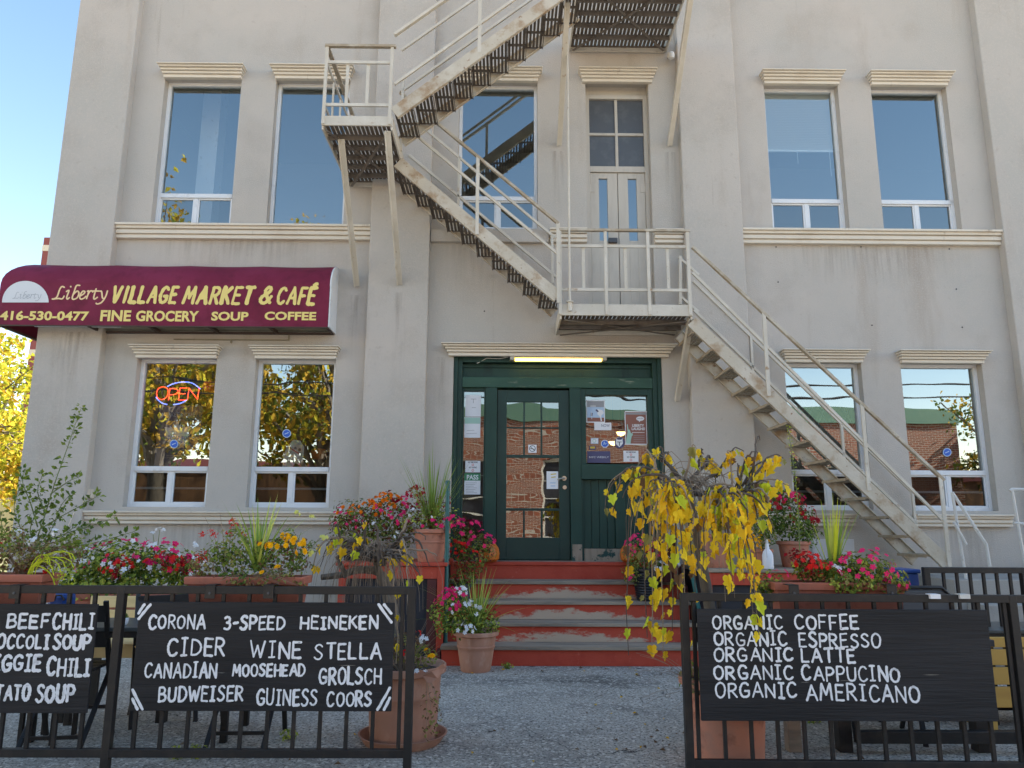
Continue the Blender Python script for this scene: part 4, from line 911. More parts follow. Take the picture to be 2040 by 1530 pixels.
flat('sticker', 'pale card sticker with a grey ring in the entrance window', 'sticker', (1177, 873, 1192, 884), YW, 'paper_blue', [('paper', B(1178, 874, 1191, 883)), ('print_mint', RING(1184, 878.3, 2.6, 3.8))])
def shape(name, label, cat, base, pts, Y, prints, group=None):
    c = at(sum(p[0] for p in pts)/len(pts), sum(p[1] for p in pts)/len(pts), Y); o = empty(name, c, label, cat, group)
    mb = MB(); n = len(pts); v = [tuple(at(x, y_, Y)) for x, y_ in pts]; mb.add(v+[(p[0], p[1]+.001, p[2]) for p in v], [tuple(range(n)), tuple(range(2*n-1, n-1, -1))]+[(i, (i+1) % n, (i+1) % n+n, i+n) for i in range(n)])
    mb.build('sheet', base, o)
    for k, (m, fn) in enumerate(prints): mb = MB(); fn(mb, Y-.0006-.0003*k); mb.build('print', m, o)
    return o
circ = lambda cx, cy, rx, ry, n, ph=0: [(cx+rx*math.cos(2*PI*k/n+ph), cy+ry*math.sin(2*PI*k/n+ph)) for k in range(n)]
shape('sticker', 'blue octagon sticker in the entrance window', 'sticker', 'paper', circ(1205, 884, 8.2, 8.2, 8, PI/8), YW, [('print_blue', EL(1205, 884, 6.8, 6.8, 8)), ('paper_blue', LN(1202, 886, 1204, 880, 1.2)), ('paper_blue', LN(1204, 880, 1206, 886, 1.2)), ('paper_blue', LN(1202, 885, 1209, 883, 1))])
shape('sticker', 'dark round sticker with a white animal face and letter T in the entrance window', 'sticker', 'print_navy', circ(1234.5, 882, 10.5, 11.5, 20), YW, [('paper', PG([(1228, 873), (1230.5, 876), (1238, 876), (1240, 873), (1241, 884), (1234, 891), (1226.5, 884)])), ('print_black', LN(1229.5, 880.5, 1238.5, 880.5, 1.2)), ('print_black', LN(1234, 880.5, 1234, 888, 1.3))])
flat('sticker', 'small dark and yellow sticker in the entrance window corner', 'sticker', (1174, 888, 1187, 896), YW, 'print_navy', [('print_yellow', B(1176, 889.5, 1185, 893.5))])
flat('sticker', 'black strip sticker with white weekly lettering low in the entrance window', 'sticker', (1170, 899, 1216, 922), YW, 'print_navy', [('paper', T('NYC WEEKLY', 1174, 909, 1213, 912.5))])
for px_, py_, lb in ((346.5, 884.5, 'round blue sticker in front of the white leaf poster'), (571, 863.5, 'round blue sticker in the second ground floor window from the left'), (1887, 901, 'round blue sticker in the ground floor window right of the fire escape')):
    shape('sticker', lb, 'sticker', 'paper_blue', circ(px_, py_, 8.5, 8.5, 20), .126, [('print_blue', EL(px_, py_, 7, 7)), ('paper_blue', LN(px_-4, py_+1.5, px_+4, py_-2, 1.6))], 'round blue stickers on the shop windows')
# neon sign
nr = empty('neon_sign', at(352, 785, .2), 'lit red neon OPEN sign with blue arcs in the left window', 'neon sign')
mb = MB(); YN = .2
for ch, x0, x1, y0, y1 in (('O', 312, 335, 770, 796), ('P', 337, 354, 774, 797), ('E', 357, 372, 773, 797), ('N', 375, 395, 773, 796)):
    gw, sts = GL[ch]
    for st in sts:
        pts = smooth_poly(st, 5) if len(st) > 2 else st
        mb.tube([at(x0+(x1-x0)*a/gw+(b-.5)*3, y1-(y1-y0)*b, YN) for a, b in pts], .0042, 6)
mb.build('letter_tubes', 'neon_red', nr, smooth=True)
mb = MB()
for pts in ([(333, 770), (347, 764), (365, 761), (382, 763), (392, 769), (399, 775)], [(311, 791), (315, 797), (323, 803), (333, 806)], [(345, 806), (358, 804), (372, 797)]):
    mb.tube([at(x, y_, YN+.01) for x, y_ in smooth_poly(pts, 5)], .0052, 6)
mb.build('arc_tube', 'neon_blue', nr, smooth=True)
mb = MB(); mb.tube([at(330, 764, YN+.02), at(330, 700, YN+.02)], .0015, 4); mb.tube([at(380, 764, YN+.02), at(380, 700, YN+.02)], .0015, 4); mb.build('hanging_wire', 'cable', nr)
# hockey leaf poster
leaf = [(0, -1), (.14, -.62), (.30, -.74), (.27, -.36), (.55, -.60), (.60, -.47), (1, -.55), (.86, -.2), (.98, -.05), (.62, .22), (.80, .36), (.60, .42), (.66, .62), (.30, .55), (.18, .66), (.06, .62), (0, .86)]
lp_ = [(353+26*x, 868+33*y_) for x, y_ in leaf]+[(353-26*x, 868+33*y_) for x, y_ in leaf[-2:0:-1]]
flat('poster', 'dark blue hockey poster with a white maple leaf behind the left window', 'poster', (312, 808, 399, 934), .15, 'print_navy', [('paper', PG(lp_)), ('print_blue', T('TORONTO', 334, 868, 372, 877, bold=.02)), ('print_blue', T('MAPLE', 341, 878, 365, 883, bold=.02)), ('print_blue', T('LEAFS', 341, 884, 366, 892, bold=.02)),
    ('paper_blue', T('MARKET & CAFE', 323, 822, 388, 830)), ('print_grey', LN(330, 908, 382, 907, 1)), ('print_grey', LN(326, 912, 386, 911, 1)), ('print_grey', EL(338, 921, 3, 3)), ('print_grey', EL(357, 922, 5, 5))])
shape('paper_decoration', 'white paper ghost behind the second ground floor window', 'decoration', 'paper', [(562, 932), (566, 905), (572, 890), (584, 876), (598, 878), (606, 890), (604, 915), (596, 926), (588, 922), (580, 934)], .2, [('print_red', LN(574, 890, 596, 904, 3)), ('print_navy', EL(588, 893, 3, 3)), ('print_navy', EL(597, 896, 3, 3))])
for px_, py_ in ((635, 905), (421, 771)):
    c = at(px_, py_, .5); o = empty('pumpkin_lantern', c, 'orange lantern hanging behind the ' + ('second ground floor window' if px_ > 500 else 'window with the neon sign'), 'lantern', 'orange lanterns in the windows')
    mb = MB(); mb.lathe([(0, -.07), (.07, -.06), (.11, 0), (.09, .06), (0, .075)], c, 14); mb.build('shade', 'petal_orange', o, smooth=True)
    mb = MB(); mb.tube([(c.x, c.y, c.z+.07), (c.x, c.y, 3.88)], .003, 5); mb.build('cord', 'cable', o)
for px_, py_ in ((1237, 865), (1222, 884)):
    c = at(px_, py_, 2.2); o = empty('pendant_lamp', c, ('upper' if py_ < 870 else 'lower') + ' glowing pendant lamp seen through the entrance window', 'lamp', 'pendant lamps inside the shop')
    mb = MB(); mb.lathe([(0, -.03), (.05, -.01), (.07, .03)], c, 12); mb.build('bulb', 'bulb_glow', o, smooth=True)
    mb = MB(); mb.lathe([(.085, .03), (.03, .09), (0, .1)], c, 12); mb.tube([(c.x, c.y, c.z+.09), (c.x, c.y, 3.88)], .006, 5); mb.build('shade', 'cable', o)
# blind and folding gate behind glass
a = rect(1520, 176, 1660, 303, .165); o = empty('window_blind', ((a[0]+a[1])/2, .22, a[2]), 'half lowered white slatted blind in the upper window right of the fire escape', 'blind')
mb = MB(); n = 34
for k in range(n): z = a[2]+.04+(6.98-a[2]-.04)*k/(n-1); mb.bar((3.385, .165, z), (4.25, .165, z), .026, .0016, (0, .55, 1))
mb.build('slats', 'blind', o)
mb = MB(); mb.box(3.385, 4.25, .155, .18, a[2], a[2]+.025); mb.build('bottom_rail', 'blind', o)
mb = MB(); mb.tube([(4.2, .165, a[2]), (4.2, .165, a[2]-.33)], .004, 5); mb.tube([(3.78, .165, a[2]), (3.78, .165, a[2]-.16)], .004, 5); mb.build('cord', 'blind', o)
o = empty('folding_gate', (3.83, .3, 1.6), 'white folding lattice gate behind the ground floor window under the fire escape', 'gate')
mb = MB(); x0, x1, z0, z1 = 3.40, 4.26, 2.02, 2.98
for k in range(-8, 15):
    for s in (-1, 1):
        xa = x0+.075*k*1.0; p, q = [xa, z0], [xa+.42*s, z1]
        pts = []
        t0, t1 = 0, 1
        for lim, sg_ in ((x0, 1), (x1, -1)):
            d = q[0]-p[0]; tt = (lim-p[0])/d
            if (d > 0) == (sg_ > 0): t0 = max(t0, tt)
            else: t1 = min(t1, tt)
        if t1-t0 < .05 or k % 2: continue
        f = lambda t: (p[0]+(q[0]-p[0])*t, .17+.008*s, p[1]+(q[1]-p[1])*t)
        mb.bar(f(t0), f(t1), .004, .016, (0, 1, 0))
mb.build('lattice', 'gate_paint', o)
mb = MB(); mb.box(x0-.02, x0, .15, .19, 1.6, z1); mb.box(x1, x1+.02, .15, .19, 1.6, z1); mb.build('upright', 'gate_paint', o)

# ------------------------------------------------------------------ plants
def ppm(Y): return (Y-CAM.y)/FPX*1.02
def rdir(rnd):
    while True:
        v = Vector((rnd.uniform(-1, 1), rnd.uniform(-1, 1), rnd.uniform(-1, 1)))
        if .05 < v.length < 1: return v.normalized()
def leaf1(mb, p, d, up, l, w_, m, fold=.25):
    d = d.normalized(); s = d.cross(up); s = s.normalized() if s.length > 1e-3 else d.orthogonal().normalized(); n = s.cross(d)
    a, t = p, p+d*l-n*l*.12; q = p+d*l*.45
    mb.add([a, q+s*w_/2+n*l*fold*.5, t, q-s*w_/2+n*l*fold*.5], [(0, 1, 2), (0, 2, 3)], m)
LOB = [(0, 0), (.2, -.12), (.40, .0), (.42, .2), (.35, .3), (.34, .33), (.50, .44), (.42, .6), (.27, .66), (.22, .7), (.12, .88), (0, 1.05)]
def leaf_lobed(mb, p, d, up, l, m, rnd):
    d = d.normalized(); s = d.cross(up); s = s.normalized() if s.length > 1e-3 else d.orthogonal().normalized(); n = s.cross(d)
    c = rnd.uniform(.2, 1.1); b = rnd.uniform(-.25, .25); wd = rnd.uniform(.65, 1.05)
    f = lambda u, v: p+d*(v*l)+s*(u*l*wd)+n*((abs(u)*c-b*v*v)*l)
    R_ = [f(u, v) for u, v in LOB]; L_ = [f(-u, v) for u, v in LOB]
    k = len(LOB); mid = [f(0, .3), f(0, .6)]
    mb.add(R_+mid, [(0, 1, 2, 3, 4, k), (k, 4, 5, 6, 7, 8, k+1), (k+1, 8, 9, 10, 11)], m)
    mb.add(L_+mid, [(k, 4, 3, 2, 1, 0), (k+1, 8, 7, 6, 5, 4, k), (11, 10, 9, 8, k+1)], m)
def flower5(mb, p, nrm, r, m, rnd, pet=5):
    n = nrm.normalized(); a = n.orthogonal().normalized(); b = n.cross(a); ph = rnd.random()*6
    for k in range(pet):
        t = ph+2*PI*k/pet; g = PI/pet*.95
        f = lambda an, rr, h: p+(a*math.cos(an)+b*math.sin(an))*rr*r+n*h*r
        mb.add([p, f(t-g, .62, .12), f(t-g*.45, 1, .05), f(t+g*.45, 1, .05), f(t+g, .62, .12)], [(0, 1, 2, 3, 4)], m)
def pom(mb, p, nrm, r, m, rnd):
    n = nrm.normalized(); a = n.orthogonal().normalized(); b = n.cross(a)
    for lay, (rr, h, cnt) in enumerate(((1, .05, 9), (.75, .28, 8), (.45, .45, 6))):
        for k in range(cnt):
            t = 2*PI*k/cnt+lay*.4; g = PI/cnt*1.1
            f = lambda an, q, hh: p+(a*math.cos(an)+b*math.sin(an))*q*r+n*hh*r
            mb.add([p+n*.1*r, f(t-g, rr*.75, h+.12), f(t, rr, h), f(t+g, rr*.75, h+.12)], [(0, 1, 2, 3)], m)
def foliage(mb, c, rad, n, size, mats, rnd, inner=.35, flat_=.5):
    for _ in range(n):
        d = rdir(rnd); rr = rnd.uniform(inner, 1)**.6; k = 1+.28*math.sin(d.x*5+c.x*9)*math.sin(d.z*6+c.z*7)
        p = c+Vector((d.x*rad[0], d.y*rad[1], d.z*rad[2]))*rr*k
        o = (d+Vector((0, -.25, flat_))+rdir(rnd)*.8).normalized(); t = o.cross(rdir(rnd)); l = size*rnd.uniform(.6, 1.25)
        leaf1(mb, p, t, o, l, l*rnd.uniform(.5, .75), rnd.choice(mats))
def shell_pts(c, rad, n, rnd, zmin=-.3, front=.5):
    out = []
    while len(out) < n:
        d = rdir(rnd)
        if d.z < zmin or d.y > front: continue
        k = rnd.uniform(.88, 1.12); out.append((c+Vector((d.x*rad[0], d.y*rad[1], d.z*rad[2]))*k, (d+Vector((0, -.5, .35))).normalized()))
    return out
def blades(mb, base, n, L, spread, wid, droop, mats, rnd, bend=1.0):
    for _ in range(n):
        az = rnd.uniform(0, 2*PI); h = Vector((math.cos(az), math.sin(az), 0)); le = spread*rnd.uniform(.08, 1)**.8; l = L*rnd.uniform(.6, 1.05); dr = droop*rnd.uniform(.2, 1)*(le/spread+.15); s = Vector((-h.y, h.x, 0))
        b0 = base+h*.02*rnd.random(); P = []; K = 7
        for k in range(K+1):
            t = k/K; c = b0+h*(l*(math.sin(le)*t+dr*.35*t*t))+Vector((0, 0, l*(math.cos(le)*t-dr*.55*t*t))); w_ = wid*(1-t**2.2)*(.55+.45*min(1, t*4))
            P += [c-s*w_/2, c+s*w_/2]
        m = rnd.choice(mats)
        mb.add(P, [(2*k, 2*k+1, 2*k+3, 2*k+2) for k in range(K)], m)
def stalks(mb, base, tips, r, m=0, sag=.15):
    for t in tips:
        mid = base.lerp(t, .55)+Vector((0, 0, (t-base).length*sag)); mb.tube(bez(base, base.lerp(mid, .7), mid, t, 5), [r, r, r*.9, r*.8, r*.7, r*.5], 4, m, cap=False)
def round_pot(parent, c, rt, rb, h, mt='terracotta', rimh=.045, ring=True, soil=True, n=32):
    ex = .88
    prof = [(0, 0), (rb*.96, 0), (rb, .008)]
    zr = h-rimh; rr = lambda z: rb+(rt*ex-rb)*(z/zr)
    prof += [(rr(zr*.25), zr*.25), (rr(zr*.55), zr*.55)]
    if ring: prof += [(rr(zr*.66), zr*.66), (rr(zr*.68)+.006, zr*.68), (rr(zr*.72)+.006, zr*.72), (rr(zr*.74), zr*.74)]
    prof += [(rr(zr), zr), (rt*.97, zr+.004), (rt, zr+.01), (rt, h-.006), (rt-.006, h), (rt-.016, h-.002), (rt*.86, h-.05), (rt*.8, h-.1)]
    mb = MB(); mb.lathe(prof, c, n); po = mb.build('pot', mt, parent, smooth=True)
    if soil: mb = MB(); mb.lathe([(0, h-.035), (rt*.87, h-.045)], c, 20); mb.build('soil', 'soil', parent)
    return po
def trough(parent, c, lx, ly, h, mt='terracotta_box'):
    """long plastic planter with a rolled rim; c = centre of the top"""
    mb = MB(); z0, z1 = c.z-h, c.z; tx, ty = lx*.94, ly*.86
    v = []
    for z, a, b in ((z0, tx, ty), (z1-.045, lx*.98, ly*.96), (z1-.043, lx+.02, ly+.02), (z1-.004, lx+.025, ly+.025), (z1, lx+.018, ly+.018), (z1, lx-.01, ly-.01), (z1-.05, lx-.02, ly-.02)):
        v += [(c.x-a/2, c.y-b/2, z), (c.x+a/2, c.y-b/2, z), (c.x+a/2, c.y+b/2, z), (c.x-a/2, c.y+b/2, z)]
    f = [(3, 2, 1, 0)]
    for k in range(6): f += [(k*4+j, k*4+(j+1) % 4, k*4+4+(j+1) % 4, k*4+4+j) for j in range(4)]
    mb.add(v, f); mb.box(c.x-lx*.47, c.x+lx*.47, c.y-ly*.49-.004, c.y-ly*.47, z1-.075, z1-.062); o = mb.build('planter', mt, parent, bevel=.004)
    mb = MB(); mb.quad(*[(c.x+a*(lx/2-.01), c.y+b*(ly/2-.01), z1-.03) for a, b in ((-1, -1), (1, -1), (1, 1), (-1, 1))]); mb.build('soil', 'soil', parent)
    return o
GREEN = ['leaf_dark', 'leaf_mid', 'leaf_light', 'leaf_olive']
def add_foliage(parent, name, spots, mats, seed, size=.04, **k):
    rnd = random.Random(seed); mb = MB()
    for (px, py, rx, ry, Y, n, *ms) in spots:
        c = at(px, py, Y); s = ppm(Y); foliage(mb, c, (rx*s, min(rx, ry)*s, ry*s), int(n*1.5), size, ms[0] if ms else list(range(len(mats))), rnd, **k)
    return mb.build(name, mats, parent)
def add_flowers(parent, name, spots, mt, seed, r=.02, kind='five'):
    rnd = random.Random(seed); mb = MB()
    for (px, py, rx, ry, Y, n) in spots:
        c = at(px, py, Y); s = ppm(Y)
        for p, nn in shell_pts(c, (rx*s, min(rx, ry)*s, ry*s), max(n, int(n*1.25)), rnd):
            q = (nn+rdir(rnd)*.45).normalized(); rr = r*rnd.uniform(.7, 1.15)
            if kind == 'five': flower5(mb, p, q, rr, 0, rnd)
            elif kind == 'pom': pom(mb, p, q, rr, 0, rnd)
            else:
                for _ in range(9): leaf1(mb, p+rdir(rnd)*rr, rdir(rnd)+Vector((0, 0, .6)), rdir(rnd), rr*1.1, rr*.6, 0)
    return mb.build(name, mt, parent)
def add_stalks(parent, base, pxs, Y, r, mt, seed=0, name='stems', sag=.12):
    rnd = random.Random(seed); mb = MB()
    stalks(mb, base, [at(x, y_, Y+rnd.uniform(-.1, .1)) for x, y_ in pxs], r, 0, sag); return mb.build(name, mt, parent, smooth=True)
def add_blades(parent, base, n, L, spread, wid, droop, mats, seed, name='spike_leaves'):
    mb = MB(); blades(mb, base, n, L, spread, wid, droop, list(range(len(mats))), random.Random(seed)); return mb.build(name, mats, parent)

YT = -4.22
# 1 trough at the far left of the fence
c = at(28, 1142, YT); o = empty('flower_trough', c, 'terracotta trough with white flowers and dry grass at the left end of the fence', 'planter', 'plant troughs hung behind the fences')
trough(o, at(20, 1142, YT), .48, .19, .165)
add_foliage(o, 'foliage', [(30, 1110, 80, 30, YT, 330, [0, 1]), (110, 1105, 60, 28, YT, 240, [0, 1, 2]), (15, 1080, 30, 35, YT, 160, [0, 1, 2]), (140, 1080, 25, 18, YT, 60, [2])], ['leaf_olive', 'leaf_brown', 'leaf_mid'], 11, .028)
rnd = random.Random(4); add_stalks(o, at(40, 1145, YT), [(rnd.uniform(-10, 190), rnd.uniform(1060, 1120)) for _ in range(70)], YT, .0016, 'twig', 5, 'dry_stems', .05)
add_flowers(o, 'white_blossoms', [(32, 1062, 10, 5, YT, 3), (68, 1078, 7, 5, YT, 3), (112, 1062, 8, 6, YT, 2), (10, 1098, 10, 12, YT, 5)], 'petal_white', 6, .02)
add_flowers(o, 'red_blossoms', [(0, 1088, 8, 6, YT, 4), (70, 1137, 25, 6, YT, 5)], 'petal_red', 7, .018)
mb = MB(); rnd = random.Random(8)
for k in range(9):
    p = at(60+rnd.uniform(-8, 8), 1150, YT-.08); q = at(rnd.uniform(95, 152), rnd.uniform(1108, 1168), YT-.1); mb.tube(bez(p, p+Vector((0, 0, .12)), q+Vector((-.02, 0, .1)), q, 7), .0028, 5, cap=False)
mb.build('pale_stems', 'leaf_lime', o, smooth=True)
add_foliage(o, 'pale_leaves', [(128, 1150, 18, 20, YT-.05, 45), (95, 1125, 15, 10, YT-.05, 12)], ['leaf_lime', 'leaf_light'], 9, .022)
# 2 big red and white bed behind the bench
YB = -2.45
o = empty('flower_bed_planter', at(262, 1215, YB), 'long planter of red pink and white bedding flowers behind the cream bench', 'planter')
trough(o, at(255, 1180, YB), 1.05, .3, .26, 'terracotta_box')
add_foliage(o, 'foliage', [(170, 1135, 55, 45, YB, 420), (240, 1125, 75, 48, YB, 620), (320, 1132, 60, 45, YB, 500), (370, 1145, 35, 35, YB, 240), (215, 1165, 110, 28, YB-.1, 420)], GREEN[:3], 21, .042)
add_foliage(o, 'red_foliage', [(232, 1130, 14, 22, YB-.25, 60), (330, 1120, 12, 18, YB-.25, 45), (370, 1125, 22, 22, YB-.1, 70)], ['leaf_red', 'petal_darkred'], 22, .03)
add_flowers(o, 'pink_blossoms', [(240, 1122, 75, 46, YB-.05, 26), (322, 1122, 62, 44, YB-.05, 26)], 'petal_pink', 23, .026)
add_flowers(o, 'red_blossoms', [(230, 1130, 30, 26, YB-.2, 22), (325, 1125, 34, 26, YB-.2, 16)], 'petal_red', 24, .018)
add_flowers(o, 'white_blossoms', [(250, 1120, 80, 46, YB-.1, 13), (330, 1130, 65, 42, YB-.1, 13), (165, 1140, 40, 40, YB-.1, 7)], 'petal_white', 25, .022)
add_stalks(o, at(310, 1130, YB), [(318, 1056), (305, 1065), (290, 1070)], YB, .004, 'stem_green', 1); add_flowers(o, 'white_blossoms', [(318, 1056, 8, 4, YB, 5), (305, 1062, 5, 3, YB, 3), (388, 1085, 4, 6, YB, 6)], 'petal_white', 26, .016)
# 3 trough with spike plant and marigolds
o = empty('flower_trough', at(498, 1147, YT), 'terracotta trough with spiky grass and yellow marigolds behind the left menu fence', 'planter', 'plant troughs hung behind the fences')
trough(o, at(498, 1147, YT), .65, .19, .155)
add_blades(o, at(512, 1138, YT), 46, .47, .75, .015, .5, ['blade', 'blade_light', 'blade'], 31)
add_foliage(o, 'foliage', [(455, 1120, 40, 30, YT, 190, [0, 1, 2]), (560, 1105, 62, 40, YT, 480, [0, 1, 3]), (470, 1085, 35, 40, YT, 130, [1, 2]), (520, 1150, 80, 22, YT-.1, 190, [0, 2, 3]), (440, 1100, 30, 25, YT, 80, [1]), (400, 1125, 25, 25, YT, 90, [2, 3])], ['leaf_dark', 'leaf_mid', 'leaf_olive', 'leaf_brown'], 32, .026)
add_flowers(o, 'yellow_blossoms', [(540, 1088, 10, 5, YT-.1, 5), (585, 1082, 18, 14, YT-.1, 12), (600, 1100, 8, 6, YT-.1, 3), (552, 1133, 5, 5, YT-.12, 1), (524, 1142, 4, 4, YT-.12, 1), (520, 1085, 5, 4, YT-.1, 1), (570, 1068, 9, 4, YT, 2)], 'petal_yellow', 33, .021, 'pom')
add_flowers(o, 'salvia_blossoms', [(415, 1066, 12, 6, YT, 4), (462, 1050, 8, 12, YT, 5), (455, 1068, 6, 6, YT, 3), (405, 1115, 12, 14, YT, 8), (400, 1070, 3, 8, YT, 2), (485, 1065, 5, 4, YT, 2)], 'petal_red', 34, .014, 'spike')
add_stalks(o, at(450, 1148, YT), [(416, 1066), (462, 1048), (405, 1105), (408, 1030), (438, 1022), (390, 1095), (430, 1090), (475, 1090)], YT, .0022, 'twig', 35)
add_stalks(o, at(575, 1148, YT), [(622, 1075), (640, 1072), (635, 1095), (600, 1060), (612, 1110), (590, 1080)], YT, .003, 'stem_green', 36)
add_flowers(o, 'pale_blossoms', [(645, 1072, 7, 5, YT, 5), (618, 1105, 6, 10, YT, 5), (592, 1025, 5, 5, YT, 3), (622, 1030, 5, 5, YT, 3)], 'petal_pale', 37, .014)
rnd = random.Random(38); add_stalks(o, at(500, 1150, YT-.08), [(rnd.uniform(430, 600), rnd.uniform(1130, 1190)) for _ in range(40)], YT-.12, .0014, 'twig', 39, 'dry_stems', .1)
# 4 mixed pot on the porch box
YP = -.62
o = empty('potted_flowers', at(745, 1105, YP), 'dark planter of orange and magenta flowers at the back of the left porch box', 'potted plant')
trough(o, Vector((at(745, 1100, YP).x, YP, 1.15)), .62, .26, .148, 'black_plastic')
add_foliage(o, 'foliage', [(715, 1040, 55, 48, YP, 460), (775, 1036, 55, 54, YP, 520), (690, 1050, 35, 35, YP, 200), (800, 1060, 35, 40, YP, 200), (745, 1080, 70, 25, YP-.1, 200)], ['leaf_dark', 'leaf_mid', 'leaf_olive', 'leaf_red'], 41, .042)
add_flowers(o, 'orange_blossoms', [(768, 1003, 32, 18, YP-.1, 34), (730, 1020, 34, 20, YP-.15, 16), (690, 1020, 20, 12, YP-.15, 4)], 'petal_orange', 42, .026, 'pom')
add_flowers(o, 'pink_blossoms', [(760, 1040, 55, 34, YP-.2, 22), (690, 1045, 40, 32, YP-.1, 12), (815, 1010, 22, 25, YP-.1, 14)], 'petal_pink', 43, .023)
add_flowers(o, 'red_blossoms', [(825, 985, 14, 14, YP, 14), (800, 1010, 20, 12, YP-.1, 8), (785, 1000, 10, 6, YP-.1, 5)], 'petal_darkred', 44, .022)
add_flowers(o, 'white_blossoms', [(720, 1040, 50, 38, YP-.2, 4), (760, 1062, 30, 25, YP-.3, 3)], 'petal_white', 45, .02)
# 5 terracotta pot with spike plant on the porch box
a = at(857, 1120, -.84); o = empty('potted_plant', (a.x, -.80, 1.0), 'terracotta pot with long thin spikes and pink flowers on the left porch box', 'potted plant')
round_pot(o, (a.x, -.80, 1.0), .20, .13, .33)
b = Vector((a.x, -.8, 1.30)); add_blades(o, b, 70, .98, .62, .012, .4, ['blade', 'leaf_mid', 'blade'], 51)
add_foliage(o, 'foliage', [(860, 1040, 48, 22, -.85, 260), (820, 1040, 25, 20, -.9, 110), (880, 1020, 30, 25, -.8, 130), (835, 1000, 20, 25, -.8, 90, [2, 3])], ['leaf_mid', 'leaf_light', 'leaf_olive', 'leaf_red'], 52, .036)
add_flowers(o, 'pink_blossoms', [(905, 1040, 20, 14, -.95, 9), (870, 1045, 30, 10, -1.0, 8)], 'petal_pink', 53, .025)
add_flowers(o, 'red_blossoms', [(832, 985, 14, 18, -.8, 14), (890, 1005, 20, 20, -.8, 7)], 'petal_darkred', 54, .02)
add_flowers(o, 'white_blossoms', [(840, 1025, 24, 15, -1.0, 6)], 'petal_white', 55, .019)
# 6 hanging impatiens in a grey pot on the steps
z = GZ+RISE*3; a = at(921, 1180, -.55); o = empty('potted_plant', (a.x, -.55, z), 'tall pink and red impatiens in a small grey pot on the left of the steps', 'potted plant')
round_pot(o, (a.x, -.55, z), .10, .075, .17, 'grey_plastic', ring=False)
add_foliage(o, 'foliage', [(918, 1080, 28, 40, -.6, 330), (945, 1105, 36, 45, -.62, 420), (925, 1150, 26, 25, -.6, 190), (965, 1085, 18, 22, -.6, 90)], ['leaf_dark', 'leaf_mid', 'leaf_olive', 'leaf_red'], 61, .034)
add_flowers(o, 'pink_blossoms', [(915, 1062, 26, 26, -.72, 20), (958, 1082, 26, 24, -.74, 20), (935, 1045, 20, 12, -.7, 10)], 'petal_pink', 62, .024)
add_flowers(o, 'red_blossoms', [(912, 1095, 16, 18, -.74, 16), (935, 1115, 24, 24, -.74, 14)], 'petal_red', 63, .02)
# 7 pot at the foot of the steps
a = at(948, 1300, -1.37); o = empty('potted_plant', (a.x, a.y, GZ), 'terracotta pot with drooping spikes and white and pink flowers at the foot of the steps', 'potted plant')
round_pot(o, (a.x, a.y, GZ), .215, .14, .36, 'terracotta_pale')
b = Vector((a.x, a.y, GZ+.34)); add_blades(o, b, 26, .66, .5, .014, .25, ['blade', 'blade_light'], 76); add_blades(o, b, 54, .74, 1.0, .014, .8, ['blade', 'leaf_mid', 'blade_light'], 71)
Yq = a.y-.05
add_foliage(o, 'foliage', [(925, 1235, 44, 34, Yq, 420), (892, 1225, 36, 42, Yq, 420), (965, 1240, 30, 28, Yq, 200), (905, 1195, 25, 20, Yq, 130)], GREEN[:3], 72, .034)
add_flowers(o, 'pink_blossoms', [(890, 1205, 24, 26, Yq-.1, 22), (905, 1185, 24, 14, Yq-.1, 12), (872, 1235, 10, 14, Yq, 5)], 'petal_pink', 73, .023)
add_flowers(o, 'white_blossoms', [(917, 1180, 12, 12, Yq-.1, 9), (930, 1255, 16, 12, Yq-.16, 10), (925, 1215, 26, 20, Yq-.15, 6), (950, 1205, 14, 14, Yq-.1, 4)], 'petal_white', 74, .022)
add_flowers(o, 'red_blossoms', [(985, 1230, 12, 16, Yq, 7)], 'petal_darkred', 75, .02)
# 8 black pot right of the steps
z = GZ+RISE*3; a = at(1291, 1195, -.55); o = empty('potted_plant', (a.x, -.55, z), 'ribbed black pot of pink and white flowers on the right of the steps', 'potted plant')
mb = MB(); pr_ = [(0, 0), (.115, 0)]
for k in range(10): zz_ = .012+.028*k; rr_ = .118+.0045*k; pr_ += [(rr_, zz_), (rr_+.005, zz_+.008), (rr_+.005, zz_+.02), (rr_, zz_+.026)]
pr_ += [(.178, .31), (.178, .335), (.16, .335), (.15, .28)]
mb.lathe(pr_, (a.x, -.55, z), 32); mb.build('pot', 'black_plastic', o, smooth=True); mb = MB(); mb.lathe([(0, .3), (.152, .3)], (a.x, -.55, z), 20); mb.build('soil', 'soil', o)
add_foliage(o, 'foliage', [(1275, 1105, 32, 34, -.6, 330), (1258, 1140, 18, 22, -.65, 120), (1305, 1120, 25, 24, -.6, 140)], ['leaf_dark', 'leaf_mid', 'leaf_olive'], 81, .032)
add_flowers(o, 'pink_blossoms', [(1272, 1085, 24, 20, -.72, 26), (1285, 1105, 30, 26, -.72, 12), (1258, 1150, 6, 10, -.72, 4)], 'petal_pink', 82, .022)
add_flowers(o, 'red_blossoms', [(1300, 1105, 16, 14, -.72, 12)], 'petal_darkred', 83, .022)
add_flowers(o, 'white_blossoms', [(1338, 1125, 16, 16, -.66, 18), (1315, 1130, 10, 10, -.7, 8)], 'petal_white', 84, .024)
